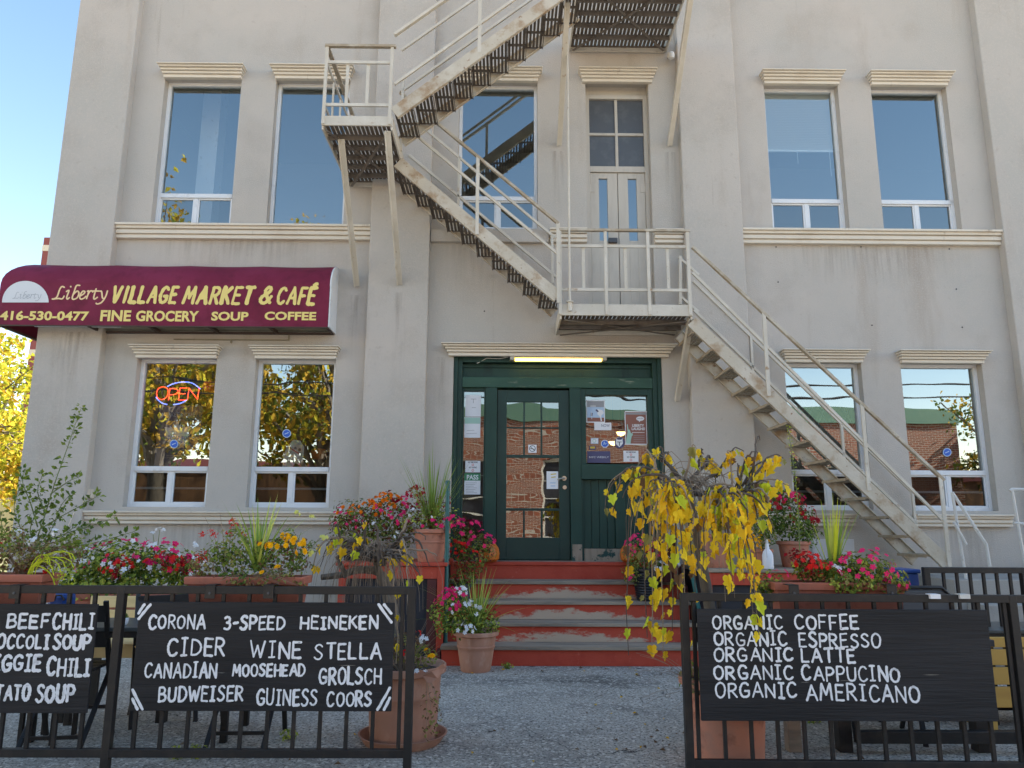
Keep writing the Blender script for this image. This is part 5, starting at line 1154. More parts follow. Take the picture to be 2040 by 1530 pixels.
# pumpkins on the landing
def pumpkin(px, py, Y, r, label):
    a = at(px, py, Y); o = empty('pumpkin', (a.x, Y, LZ), label, 'pumpkin', 'pumpkins at the door')
    mb = MB(); n = 40; prof_ = [(.02, .86), (.25, .95), (.6, .98), (.9, .75), (1, .45), (.93, .15), (.6, 0), (0, 0)]
    vs_ = []
    for rr, zz_ in prof_:
        for j in range(n): t = 2*PI*j/n; k = 1-.09*abs(math.cos(t*5))**.5*0-.07*(.5+.5*math.cos(t*10)); vs_.append((a.x+r*rr*k*math.cos(t), Y+r*rr*k*math.sin(t), LZ+r*1.62*zz_*(1 if zz_ < .9 else (1-.05*(.5+.5*math.cos(t*10))))))
    mb.add(vs_, [(i*n+j, i*n+(j+1) % n, (i+1)*n+(j+1) % n, (i+1)*n+j) for i in range(len(prof_)-1) for j in range(n)]); mb.build('shell', 'pumpkin', o, smooth=True)
    mb = MB(); mb.tube([(a.x, Y, LZ+r*1.38), (a.x+.005, Y, LZ+r*1.62), (a.x+.025, Y-.01, LZ+r*1.85)], [.022, .014, .012], 7); mb.build('stem', 'stem_green', o, smooth=True)
pumpkin(974, 1115, -.16, .125, 'orange pumpkin on the landing left of the green door behind pink flowers')
pumpkin(1256, 1115, -.16, .12, 'orange pumpkin on the landing right of the green door behind the black pot')

# big pots with weeping mulberries
def big_pot(c, label, saucer, mt):
    o = empty('weeping_tree', c, label, 'potted tree')
    round_pot(o, c, .265, .205, .47, mt, .055)
    if saucer: mb = MB(); mb.lathe([(0, .0), (.22, .0), (.268, .06), (.28, .06), (.30, -.004+.004), (.0, -.0)][:4]+[(.27, .05), (.235, .002)], (c[0], c[1], c[2]), 36); mb.build('saucer', mt, o, smooth=True)
    return o
def weep(o, fork, ends, seed, leaf_every, lsize, base, trunk_r, mats, extra=40, lift=(.12, .28), limbs=()):
    """arching then hanging branches from the fork; each end is (px, py, Y, leafy)"""
    rnd = random.Random(seed)
    mb = MB(); mid = base.lerp(fork, .5)+Vector((.035, .02, 0)); path = bez(base, base.lerp(mid, .7), mid.lerp(fork, .4), fork, 8)
    mb.tube(path, [trunk_r*(1.15-.45*i/8)*(1+.08*math.sin(i*2.1)) for i in range(9)], 12); mb.build('trunk', 'bark', o, smooth=True)
    tw = MB(); lv = MB(); starts = [fork]
    for lx, ly, lY in limbs:
        e = at(lx, ly, lY); P = bez(fork+Vector((0, 0, -.06)), fork+(e-fork)*.3+rdir(rnd)*.05+Vector((0, 0, -.03)), fork+(e-fork)*.7+rdir(rnd)*.05+Vector((0, 0, .04)), e, 7)
        lm = MB(); lm.tube(P, [.019-.011*i/7 for i in range(8)], 8); lm.build('limb', 'twig_dark', o, smooth=True); starts += P[2:]
    f0 = fork
    for (px, py, Y, lf) in ends:
        e = at(px, py, Y); fork = f0
        cand = sorted(starts, key=lambda q: (Vector((q.x, q.y))-Vector((e.x, e.y))).length+rnd.uniform(0, .22)); fork = cand[0]; d = e-fork; hz = Vector((d.x, d.y, 0)); up = rnd.uniform(*lift)
        p1 = fork+hz*.25+Vector((0, 0, up*.9)); p2 = Vector((e.x, e.y, max(fork.z+up*.6, e.z+.08)))-hz*.12 if e.z < fork.z else e-hz*.3+Vector((0, 0, .1))
        P = bez(fork+rdir(rnd)*.02, p1, p2, e, 12); P = [q+rdir(rnd)*.008 for q in P]
        r0 = rnd.uniform(.007, .012); tw.tube(P, [r0*(1-.85*i/12)+.0012 for i in range(13)], 5, 1 if rnd.random() < .6 else 0, cap=False)
        nl = int((P[-1]-P[3]).length/leaf_every*lf)
        for k in range(nl):
            t = 2.2+9.8*(k+rnd.random())/max(1, nl); i = min(int(t), 11); q = P[i].lerp(P[i+1], t-i); out = rdir(rnd); out.z = 0
            st = q+out*.02+Vector((0, 0, -.015)); tw.tube([q, st], .001, 3, 0, cap=False)
            dn = (Vector((0, 0, -1))+rdir(rnd)*.45).normalized(); nrm = (rdir(rnd)*.75+Vector((0, -.75, .15))).normalized()
            leaf_lobed(lv, st, dn, nrm, lsize*rnd.uniform(.6, 1.4), rnd.choices(range(len(mats)), [5, 3, 1, .6, .5][:len(mats)])[0], rnd)
    fork = f0
    for _ in range(extra):
        an = rnd.uniform(0, 2*PI); rr = rnd.uniform(.1, .34); fork = f0 if rnd.random() < .45 else rnd.choice(starts); e = fork+Vector((math.cos(an)*rr, math.sin(an)*rr*.8, rnd.uniform(-.55, -.1))); p1 = fork+Vector((math.cos(an)*rr*.4, math.sin(an)*rr*.4, rnd.uniform(.02, .12))); P = bez(fork+rdir(rnd)*.03, p1, Vector((e.x, e.y, fork.z+.02)), e, 8)
        tw.tube([q+rdir(rnd)*.006 for q in P], [.0026-.0018*i/8 for i in range(9)], 4, 0, cap=False)
    tw.build('branches', ['twig', 'twig_dark'], o, smooth=True); lv.build('leaves', mats, o)
YR = -4.04
c = at(1447, 1450, YR); o = big_pot((c.x, YR, GZ), 'weeping tree with hanging yellow leaves in a big terracotta pot behind the coffee board', False, 'terracotta')
fork = at(1366, 965, YR+.05)
ends = [(1205, 1012, -3.9, .1), (1222, 1028, -4.0, .55), (1212, 975, -3.9, .45), (1262, 1015, -4.1, .9), (1240, 990, -4.1, .7), (1285, 905, -3.85, .8), (1310, 905, -3.8, .9), (1300, 1015, -4.2, 1), (1290, 970, -4.2, .8), (1318, 1060, -4.25, 1.0), (1300, 1080, -4.25, .5),
        (1288, 1270, -4.0, .55), (1300, 1290, -4.05, .9), (1322, 1300, -4.1, .8), (1250, 1305, -3.9, .25), (1340, 1260, -4.15, .6), (1352, 1190, -4.2, .5), (1330, 1100, -4.3, 1.0), (1375, 1125, -4.3, .8), (1395, 1150, -4.3, .6),
        (1400, 905, -3.9, .9), (1385, 895, -4.0, .9), (1450, 905, -4.0, 1.2), (1470, 935, -4.0, .9), (1535, 930, -3.9, .9), (1560, 915, -3.95, 1.0), (1573, 970, -4.0, 1.1), (1545, 975, -4.1, 1.0), (1510, 905, -3.9, .8), (1480, 900, -3.85, .8), (1520, 1000, -4.2, .9), (1535, 1010, -4.2, .8), (1515, 1060, -4.2, .8), (1542, 1060, -4.25, .7),
        (1500, 1040, -4.3, 1), (1490, 1020, -4.35, .7), (1470, 1085, -4.35, 1.0), (1450, 1110, -4.4, 1), (1480, 1160, -4.5, 1), (1460, 1180, -4.5, 1), (1508, 1120, -4.4, .6), (1500, 1230, -4.6, 1), (1512, 1268, -4.62, .9), (1440, 1060, -4.35, 1.1), (1420, 1110, -4.35, .9), (1455, 1010, -4.35, .9), (1400, 1070, -4.35, .5),
        (1345, 1010, -4.4, 1.0), (1330, 1040, -4.35, .9), (1415, 1020, -4.4, .8), (1360, 1060, -4.4, .7), (1385, 1210, -4.2, .5), (1370, 1290, -4.15, .4), (1430, 1030, -3.6, .6), (1340, 950, -3.6, .6), (1515, 875, -3.8, .02), (1382, 1055, -4.4, 1), (1402, 1125, -4.42, .8), (1358, 1105, -4.42, .7), (1475, 1120, -4.45, 1), (1425, 1085, -4.42, .9)]
weep(o, fork, ends, 91, .027, .06, at(1440, 1385, YR), .036, ['leaf_yellow', 'leaf_gold', 'leaf_lime', 'leaf_olive', 'leaf_brown'], 170, (.06, .16), [(1285, 950, -3.95), (1312, 915, -3.8), (1430, 945, -3.9), (1492, 1000, -4.05), (1440, 1010, -4.3), (1330, 985, -4.3), (1405, 925, -3.8)])
add_foliage(o, 'underplanting', [(1395, 1365, 30, 20, YR-.1, 90), (1380, 1340, 20, 25, YR-.1, 50)], ['leaf_mid', 'leaf_olive', 'leaf_brown'], 92, .03)
rnd = random.Random(93); add_stalks(o, at(1400, 1380, YR-.15), [(rnd.uniform(1255, 1370), rnd.uniform(1290, 1420)) for _ in range(16)], YR-.2, .0014, 'twig', 94, 'dry_stems', .15)
YQ = -3.68
c = at(803, 1450, YQ); ol = big_pot((c.x, YQ, GZ), 'nearly bare weeping tree in a big weathered pot at the left fence end', True, 'terracotta_pale')
fork = at(742, 1095, YQ)
ends = [(655, 1090, -3.8, .9), (640, 1130, -3.8, .9), (660, 1060, -3.8, 1.0), (690, 1065, -3.9, 1.0), (672, 1105, -3.9, 1.0), (715, 1040, -3.8, .5), (725, 1045, -3.9, .6), (705, 1080, -4.0, .9), (770, 1150, -4.0, .15), (800, 1160, -4.1, .1), (830, 1140, -4.0, .2), (840, 1165, -4.1, .25), (855, 1130, -3.9, .15), (850, 1075, -3.8, .1), (820, 1040, -3.7, .1),
        (760, 1110, -4.1, .4), (800, 1110, -4.1, .2), (812, 1230, -4.15, .35), (795, 1255, -4.15, .4), (790, 1320, -4.1, .3), (836, 1150, -4.1, .2), (700, 1120, -4.0, .5), (620, 1150, -3.9, .5), (870, 1110, -3.9, .08), (745, 1050, -4.0, .2), (830, 1060, -4.0, .1)]
weep(ol, fork, ends, 95, .042, .046, at(800, 1345, YQ), .03, ['leaf_yellow', 'leaf_gold', 'leaf_lime', 'leaf_brown'], 150, (.02, .1), [(680, 1080, -3.75), (800, 1085, -3.8), (760, 1120, -4.0), (715, 1110, -3.95)])
mb = MB(); P = smooth_poly([(790, 1240), (765, 1150), (720, 1135), (680, 1145), (640, 1150)], 4); mb.tube([at(x, y_, YQ+.05) for x, y_ in P], [.030-.0007*i for i in range(len(P))], 8); mb.tube([at(690, 1150, YQ), at(672, 1110, YQ-.02), at(700, 1085, YQ-.03), fork], [.018, .015, .014, .012], 8); mb.build('limb', 'bark', ol, smooth=True)
add_foliage(ol, 'underplanting', [(800, 1290, 50, 30, YQ-.1, 180, [0, 1]), (840, 1310, 30, 25, YQ-.1, 100, [0, 2])], ['leaf_olive', 'leaf_brown', 'leaf_mid'], 96, .026); add_foliage(ol, 'trailing_leaves', [(860, 1420, 20, 50, YQ-.3, 60)], ['leaf_olive', 'leaf_brown'], 196, .026)
rnd = random.Random(97); add_stalks(ol, at(800, 1345, YQ-.1), [(rnd.uniform(735, 890), rnd.uniform(1230, 1320)) for _ in range(45)], YQ-.15, .0014, 'twig', 98, 'dry_stems', .05); add_stalks(ol, at(850, 1345, YQ-.2), [(875, 1400), (862, 1450), (880, 1430), (850, 1480), (868, 1380)], YQ-.3, .0016, 'twig', 99, 'dry_stems', .1)
add_flowers(ol, 'yellow_blossoms', [(858, 1310, 4, 4, YQ-.25, 2), (853, 1296, 4, 3, YQ-.2, 1)], 'petal_yellow', 100, .02, 'pom'); add_flowers(ol, 'white_blossoms', [(843, 1278, 8, 12, YQ-.2, 6), (838, 1340, 12, 6, YQ-.25, 6), (820, 1300, 6, 6, YQ-.25, 2)], 'petal_white', 101, .015); add_flowers(ol, 'red_blossoms', [(833, 1262, 5, 5, YQ-.2, 3), (805, 1302, 5, 5, YQ-.25, 3)], 'petal_red', 102, .013)
mb = MB(); P = [at(842, 1346, YQ-.26), at(860, 1338, YQ-.28), at(882, 1322, YQ-.24), at(887, 1330, YQ-.22), at(872, 1352, YQ-.27), at(852, 1362, YQ-.28)]; mb.add([tuple(p) for p in P], [(0, 1, 4, 5), (1, 2, 3, 4)]); mb.build('torn_liner', 'terracotta_pale', ol)

# pots on the right porch box
PZ = .95
def small_pot(px, Y, rt, rb, h, label, mt='terracotta'):
    a = at(px, 1120, Y); o = empty('potted_plant', (a.x, Y, PZ), label, 'potted plant'); round_pot(o, (a.x, Y, PZ), rt, rb, h, mt, .04, False); return o
o = small_pot(1583, -.62, .175, .125, .27, 'terracotta pot of dark red flowers on the right porch box under the stairs')
add_foliage(o, 'foliage', [(1580, 1040, 45, 45, -.62, 420), (1545, 1030, 32, 40, -.6, 240), (1610, 1060, 25, 25, -.65, 120), (1560, 990, 35, 20, -.6, 130)], ['leaf_dark', 'leaf_mid', 'leaf_dark'], 111, .04)
add_flowers(o, 'red_blossoms', [(1570, 1010, 34, 25, -.75, 26), (1600, 1030, 25, 25, -.75, 12), (1625, 1040, 8, 8, -.7, 8)], 'petal_darkred', 112, .026); add_flowers(o, 'pink_blossoms', [(1575, 992, 25, 12, -.75, 12)], 'petal_pink', 113, .026)
o = small_pot(1512, -.72, .15, .11, .19, 'terracotta pot of orange marigolds and grey foliage on the right porch box')
add_foliage(o, 'foliage', [(1500, 1050, 40, 40, -.7, 380), (1480, 1020, 40, 40, -.6, 260, [1, 2]), (1525, 1065, 25, 30, -.75, 150)], ['leaf_dark', 'leaf_mid', 'leaf_olive'], 114, .034)
add_flowers(o, 'orange_blossoms', [(1490, 1090, 26, 22, -.9, 14), (1515, 1080, 16, 14, -.9, 5)], 'petal_yellow', 115, .024, 'pom'); add_flowers(o, 'white_blossoms', [(1490, 1010, 35, 25, -.75, 6), (1545, 1005, 14, 8, -.7, 3)], 'petal_white', 116, .02)
o = small_pot(1425, -.7, .21, .15, .34, 'larger terracotta pot with spiky grass behind the trunk of the yellow tree')
add_blades(o, Vector((at(1425, 1000, -.7).x, -.7, PZ+.3)), 50, .75, .75, .012, .4, ['blade', 'leaf_mid', 'leaf_olive'], 117)
add_foliage(o, 'foliage', [(1430, 1030, 40, 25, -.75, 240), (1380, 1060, 28, 40, -.7, 200)], ['leaf_mid', 'leaf_olive', 'leaf_light'], 118, .036)
a = at(1534, 1130, -.98); o = empty('spray_bottle', (a.x, -.93, PZ), 'white plastic bottle on the edge of the right porch box', 'bottle')
mb = MB(); mb.lathe([(0, 0), (.052, 0), (.055, .01), (.055, .13), (.045, .165), (.02, .20), (.018, .25), (0, .25)], (a.x, -.93, PZ), 18); mb.build('body', 'paper', o, smooth=True); mb = MB(); mb.lathe([(0, .25), (.016, .25), (.012, .29), (0, .29)], (a.x, -.93, PZ), 12); mb.build('cap', 'rail_white', o, smooth=True)
a = at(1328, 1150, -.75); o = empty('red_bucket', (a.x+.06, -.7, GZ+RISE*3), 'dark red bucket half hidden by the black pot and tree', 'bucket')
mb = MB(); mb.lathe([(0, 0), (.10, 0), (.14, .46), (.15, .47), (.13, .47), (.12, .38), (0, .38)], (a.x+.06, -.4, GZ+RISE*4), 24); mb.build('body', 'dark_red', o, smooth=True)
mb = MB(); mb.tube([(a.x+.06+.14*math.cos(t*PI/8), -.4, GZ+RISE*4+.46-.12*math.sin(t*PI/8)) for t in range(9)], .004, 5); mb.build('handle', 'grey_plastic', o)
# 11 right trough
c = at(1660, 1158, YT); o = empty('flower_trough', c, 'terracotta trough with yellow spikes and pink impatiens on the right fence', 'planter', 'plant troughs hung behind the fences')
trough(o, c, .745, .19, .165)
add_blades(o, at(1660, 1150, YT), 20, .55, .42, .016, .3, ['blade_light', 'blade', 'blade_light', 'leaf_lime'], 121)
add_foliage(o, 'foliage', [(1620, 1135, 45, 22, YT, 200), (1680, 1130, 50, 28, YT, 300), (1730, 1140, 45, 35, YT-.05, 330), (1780, 1160, 28, 22, YT-.08, 140), (1700, 1160, 60, 20, YT-.12, 150), (1530, 1165, 30, 22, YT, 110)], ['leaf_dark', 'leaf_mid', 'leaf_light', 'leaf_olive'], 122, .03)
add_foliage(o, 'red_foliage', [(1610, 1125, 25, 25, YT-.05, 80), (1590, 1105, 25, 12, YT, 40)], ['leaf_red', 'petal_darkred'], 123, .026)
add_flowers(o, 'pink_blossoms', [(1730, 1135, 50, 38, YT-.1, 30), (1670, 1120, 12, 12, YT-.12, 3), (1550, 1145, 22, 8, YT-.1, 5), (1715, 1095, 5, 5, YT, 1), (1785, 1165, 24, 16, YT-.1, 8)], 'petal_pink', 124, .0165)
add_flowers(o, 'red_blossoms', [(1612, 1125, 26, 22, YT-.1, 26), (1640, 1130, 15, 10, YT-.12, 6)], 'petal_red', 125, .015); add_flowers(o, 'white_blossoms', [(1665, 1140, 10, 12, YT-.12, 6)], 'petal_white', 126, .019)
# rail brackets holding the troughs
for px_ in (1578, 1772, 422, 538, 35):
    p = at(px_, 1175, FY); zt_ = p.z+.025; o = empty('rail_bracket', (p.x, FY, zt_), 'flat black hook over the fence rail holding ' + {1578: 'the left end of the right trough', 1772: 'the right end of the right trough', 422: 'the left end of the marigold trough', 538: 'the right end of the marigold trough', 35: 'the trough at the left photo edge'}[px_], 'bracket', 'trough hooks over the fence rails')
    mb = MB(); mb.box(p.x-.028, p.x+.028, FY-.028, FY-.024, zt_-.07, zt_); mb.box(p.x-.028, p.x+.028, FY-.028, FY+.06, zt_, zt_+.004); mb.build('strap', 'black_metal', o, bevel=.001)
    mb = MB(); mb.tube([(p.x, FY-.033, zt_-.04), (p.x, FY-.027, zt_-.04)], .007, 8); mb.build('bolt', 'grey_plastic', o)
# 12 tall weeds
def weed(base, stems, Y, seed, size, mats, label, name='tall_weed'):
    o = empty(name, base, label, 'plant'); rnd = random.Random(seed); st = MB(); lv = MB()
    for path in stems:
        pts = smooth_poly(path, 5); P = [at(x, y_, Y+(.0 if i < 2 else rnd.uniform(-.03, .03))) for i, (x, y_) in enumerate(pts)]
        if path is stems[0]: P = [base]+P
        st.tube(P, [.006-.0045*i/len(P) for i in range(len(P))], 5, cap=False)
        for i in range(1, len(P)-1):
            for s in (-1, 1):
                d = (P[i+1]-P[i]).normalized(); q = P[i].lerp(P[i+1], rnd.random()); side = (d.cross(Vector((0, 1, 0)))*s+rdir(rnd)*.6+d*.5).normalized()
                tip = q+side*size*.5; st.tube([q, tip], .0012, 3, cap=False)
                for _ in range(2): leaf1(lv, tip+rdir(rnd)*size*.25, side+rdir(rnd)*.6, (rdir(rnd)+Vector((0, -.7, .6))), size*rnd.uniform(.7, 1.2), size*rnd.uniform(.55, .8), rnd.randrange(len(mats)))
    st.build('stems', 'stem_green', o, smooth=True); lv.build('leaves', mats, o); return o
bw = at(50, 1150, -2.2); bw.z = GZ
weed(bw, [[(60, 1110), (85, 1040), (110, 960), (135, 890), (150, 845), (162, 812)], [(70, 1060), (120, 1030), (165, 1005), (200, 985)], [(70, 1085), (140, 1060), (190, 1045), (230, 1030)], [(75, 1050), (60, 1000), (45, 960), (50, 935)], [(60, 1100), (40, 1050), (28, 1010), (40, 970)], [(90, 1020), (75, 980), (85, 945)], [(90, 1090), (170, 1085), (230, 1070), (270, 1058)],
     [(70, 1090), (110, 1080), (150, 1050), (180, 1060)], [(50, 1100), (25, 1080), (5, 1050), (0, 1020)], [(100, 985), (135, 960), (158, 950)], [(60, 1105), (100, 1060), (120, 1010), (140, 985)], [(80, 1095), (60, 1060), (75, 1020), (105, 1000)]], -2.2, 131, .046, ['leaf_mid', 'leaf_dark', 'leaf_mid'], 'tall leafy green weed rising in front of the left corner pilaster')
bw = at(1590, 1150, -1.5); bw.z = GZ
weed(bw, [[(1592, 1060), (1590, 1010), (1585, 960), (1580, 920), (1574, 880), (1570, 848)]], -1.5, 132, .02, ['leaf_lime', 'leaf_light'], 'thin pale weed stalk in front of the window under the stairs', 'weed_stalk')
for k, (px_, py_) in enumerate(((350, 1512), (395, 1508), (575, 1475), (1010, 1332), (1620, 1440))):
    a = onz(px_, py_, GZ); o = empty('weed_tuft', a, 'small green weed in the asphalt ' + ('under the left fence, first from the left', 'under the left fence, second from the left', 'behind the left fence bars', 'at the bottom of the steps', 'behind the right fence bars')[k], 'weed', 'weeds in the asphalt')
    rnd = random.Random(140+k); mb = MB(); foliage(mb, a+Vector((0, 0, .03)), (.06, .05, .035), 60, .025, [0, 1], rnd); mb.build('leaves', ['leaf_mid', 'leaf_light'], o)
    mb = MB(); blades(mb, a, 10, .09, .9, .005, .5, [0], rnd); mb.build('stalks', 'stem_green', o)

# ------------------------------------------------------------------ patio furniture
def slat_bench(loc, w_, mt, label, nback=3, seat=.44, backz=(.60, .88)):
    o = empty('slatted_bench', (loc[0], loc[1], GZ), label, 'bench'); x, y = loc; g = GZ
    for k in range(nback):
        z0 = backz[0]+(backz[1]-backz[0])*k/nback; z1 = backz[0]+(backz[1]-backz[0])*(k+1)/nback-.018; mb = MB(); mb.box(x-w_/2, x+w_/2, y+.2-.0, y+.225, z0, z1); mb.build('back_slat', mt, o, bevel=.004)
    for k in range(4): mb = MB(); mb.box(x-w_/2, x+w_/2, y-.2+.098*k, y-.2+.098*k+.085, seat-.03, seat); mb.build('seat_slat', mt, o, bevel=.004)
    mb = MB(); mb.box(x-w_/2, x+w_/2, y-.215, y-.203, seat-.09, seat-.01); mb.build('front_board', mt, o, bevel=.003)
    for s in (-1, 1):
        xx = x+s*(w_/2-.08)
        for yy in (-.17, .24): mb = MB(); mb.box(xx-.03, xx+.03, y+yy-.03, y+yy+.03 if yy < 0 else y+yy, g, seat-.032 if yy < 0 else backz[1]-.03); mb.build('leg', 'black_metal', o)
    return o
a, b = at(150, 1200, -3.05), at(384, 1200, -3.05)
zt_ = at(290, 1183, -2.85).z; slat_bench(((a.x+b.x)/2, -3.05), b.x-a.x, 'cream_wood', 'cream slatted wooden bench behind the left fence below the flowers', 3, .55, (zt_-.30, zt_))
def table(name, x0, x1, y0, y1, z, label, topm, leg=.02):
    o = empty(name, ((x0+x1)/2, (y0+y1)/2, GZ), label, 'table')
    mb = MB(); mb.box(x0, x1, y0, y1, z-.025, z); mb.build('tabletop', topm, o, bevel=.004)
    mb = MB(); mb.box(x0+.01, x1-.01, y0+.01, y1-.01, z-.065, z-.027); mb.build('apron', 'black_metal', o)
    for xx in (x0+.05, x1-.05):
        for yy in (y0+.05, y1-.05): mb = MB(); mb.box(xx-leg, xx+leg, yy-leg, yy+leg, GZ, z-.067); mb.build('leg', 'black_metal', o, bevel=.003)
    return o
p = at(235, 1250, -3.75); table('patio_table', p.x-.55, p.x+.75, -3.75, -3.25, p.z, 'dark grey patio table with a small white cup behind the left fence', 'table_grey')
q = at(247, 1244, -3.62); o = empty('plant_cup', (q.x, -3.62, p.z), 'small white cup with a green sprig on the patio table', 'cup')
mb = MB(); mb.lathe([(0, 0), (.018, 0), (.024, .012), (.027, .04), (.025, .045), (.022, .04), (0, .03)], (q.x, -3.62, p.z), 18); mb.build('cup', 'ceramic', o, smooth=True)
mb = MB(); foliage(mb, Vector((q.x, -3.62, p.z+.055)), (.022, .02, .016), 50, .014, [0, 1], random.Random(3)); mb.build('sprig', ['leaf_mid', 'leaf_dark'], o)
def folding_chair(loc, rz, label, back=True):
    o = empty('folding_chair', (0, 0, 0), label, 'chair', 'black folding chairs on the patio'); m = 'black_metal'
    for s in (-1, 1):
        x = s*.2
        mb = MB(); mb.bar((x, .2, 0), (x, -.12, .86), .02, .03, (1, 0, 0)); mb.build('leg', m, o, bevel=.003)
        mb = MB(); mb.bar((x*.86, -.24, 0), (x*.86, .18, .45), .02, .028, (1, 0, 0)); mb.build('leg', m, o, bevel=.003)
    for k in range(4): mb = MB(); mb.box(-.17, .17, -.2+.1*k, -.2+.1*k+.085, .44, .458); mb.build('seat_slat', m, o, bevel=.003)
    for z in (.62, .78): mb = MB(); t = z/.86; mb.box(-.2, .2, .2-.32*t-.012, .2-.32*t+.004, z-.05, z+.05); mb.build('back_slat', m, o, bevel=.003)
    mb = MB(); mb.bar((-.2, .13, .18), (.2, .13, .18), .02, .02); mb.bar((-.17, -.17, .075), (.17, -.17, .075), .018, .02); mb.build('stretcher', m, o)
    o.location = loc; o.rotation_euler = (0, 0, rz); return o
fc = folding_chair((0, 0, 0), 0, 'black folding chair behind the soup board')
a = onz(110, 1490, GZ); fc.location = (a.x, a.y+.1, GZ); fc.rotation_euler = (0, 0, .12)
for px_, py_, rz, lb in ((478, 1480, .05, 'black folding chair behind the beer board'), (305, 1440, -2.6, 'black folding chair turned to the table between the two left boards'), (1775, 1475, 2.9, 'black folding chair behind the right half of the coffee board')):
    c = copy_tree(fc); a = onz(px_, py_, GZ); c.location = (a.x, a.y+.1, GZ); c.rotation_euler = (0, 0, rz); c['label'] = lb
# dark picnic table behind the coffee board
a = onz(1640, 1508, GZ); yb_ = a.y+.1
o = empty('picnic_table', (a.x+.5, yb_, GZ), 'dark wooden patio table behind the coffee board', 'table')
mb = MB(); mb.box(a.x-.2, a.x+1.1, yb_-.1, yb_+.7, .66, .70); mb.build('tabletop', 'dark_panel', o, bevel=.004)
for xx in (a.x-.13, a.x+.18, a.x+1.02): mb = MB(); mb.box(xx-.04, xx+.04, yb_-.02, yb_+.06, GZ, .658); mb.build('leg', 'grey_wood' if xx < a.x else 'black_metal', o, bevel=.004)
mb = MB(); mb.box(a.x+.225, a.x+1.75, yb_-.075, yb_-.025, .10, .17); mb.build('stretcher', 'black_metal', o, bevel=.004)
mb = MB(); mb.bar((a.x+.25, yb_+.07, .2), (a.x+.7, yb_+.07, .62), .03, .03); mb.bar((a.x+1.0, yb_+.07, .2), (a.x+.72, yb_+.07, .62), .03, .03); mb.build('brace', 'black_metal', o)
# yellow bench, grey table right
a, b = at(1955, 1300, -3.45), at(2110, 1300, -3.45)
o = empty('slatted_crate', ((a.x+b.x)/2, -3.35, GZ), 'yellow slatted wooden planter bench at the right photo edge', 'bench')
for k, (y0, y1) in enumerate(((1270, 1291), (1294, 1327), (1330, 1366), (1369, 1412))):
    r_ = rect(1955, y0, 2110, y1, -3.45); mb = MB(); mb.box(r_[0], r_[1], -3.45+.003*k, -3.42, r_[2]+.004, r_[3]); mb.build('slat', 'yellow_wood', o, bevel=.004)
mb = MB()
for xx in (a.x+.05, b.x-.05): mb.box(xx-.03, xx+.03, -3.415, -3.1, GZ, r_[2]+.4)
mb.build('side', 'yellow_wood', o)
r_ = rect(1960, 1240, 2110, 1262, -3.3); table('side_table', r_[0], r_[1]+.2, -3.28, -2.8, r_[2]+.02, 'grey topped patio table behind the yellow bench', 'table_grey')
a = at(1845, 1200, -3.55)
def lounge(label):
    o = empty('patio_chair', (a.x, -3.5, GZ), label, 'chair'); x = a.x
    r_ = rect(1795, 1172, 1893, 1225, -3.6); mb = MB(); mb.box(r_[0], r_[1], -3.6, -3.575, r_[2]-.25, r_[3]-.01); mb.build('backrest', 'grey_plastic', o, bevel=.012)
    mb = MB(); P = [(r_[0]-.01, -3.6, .3), (r_[0]-.01, -3.6, r_[3]-.05), (r_[0]+.05, -3.6, r_[3]+.005), (r_[1]-.05, -3.6, r_[3]+.005), (r_[1]+.01, -3.6, r_[3]-.05), (r_[1]+.01, -3.6, .3)]; mb.tube(P, .013, 8); mb.build('frame', 'black_metal', o, smooth=True)
    mb = MB(); mb.box(r_[0], r_[1], -3.57, -3.15, .40, .43); mb.build('seat', 'grey_plastic', o, bevel=.01)
    for xx in (r_[0], r_[1]):
        for yy in (-3.58, -3.17): mb = MB(); mb.tube([(xx, yy, GZ), (xx, yy, .4)], .013, 8); mb.build('leg', 'black_metal', o, smooth=True)
lounge('slate grey patio chair back seen over the right fence beside the pink flowers')
r_ = rect(1793, 1134, 1818, 1165, -3.0); o = empty('crate_bin', ((r_[0]+r_[1])/2, -2.9, GZ), 'blue plastic bin behind the pink flowers near the fire escape foot', 'bin')
mb = MB(); mb.box(r_[0], r_[1]+.05, -3.0, -2.75, GZ, r_[3]-.03); mb.build('body', 'blue_plastic', o, bevel=.01); mb = MB(); mb.box(r_[0]-.012, r_[1]+.062, -3.012, -2.738, r_[3]-.03, r_[3]); mb.build('lid', 'blue_plastic', o, bevel=.008)
r_ = rect(96, 1181, 138, 1200, -3.7); o = empty('blue_bag', ((r_[0]+r_[1])/2, -3.7, GZ), 'blue bag behind the left trough', 'bag')
mb = MB(); mb.box(r_[0], r_[1], -3.72, -3.6, r_[2]-.25, r_[3]); mb.build('body', 'blue_plastic', o, bevel=.03)
mb = MB(); mb.tube([at(108, 1196, -3.74), at(112, 1186, -3.74), at(122, 1186, -3.74), at(128, 1196, -3.74)], .006, 6); mb.build('strap', 'black_metal', o, smooth=True)
mb = MB(); mb.box(r_[0]-.05, r_[1]+.05, -3.8, -3.5, r_[2]-.29, r_[2]-.252); mb.build('seat', 'black_metal', o)
mb = MB()
for xx in (r_[0]-.03, r_[1]+.03): mb.box(xx-.012, xx+.012, -3.78, -3.755, GZ, r_[2]-.292); mb.box(xx-.012, xx+.012, -3.54, -3.515, GZ, r_[2]-.292)
mb.build('stool_legs', 'black_metal', o)

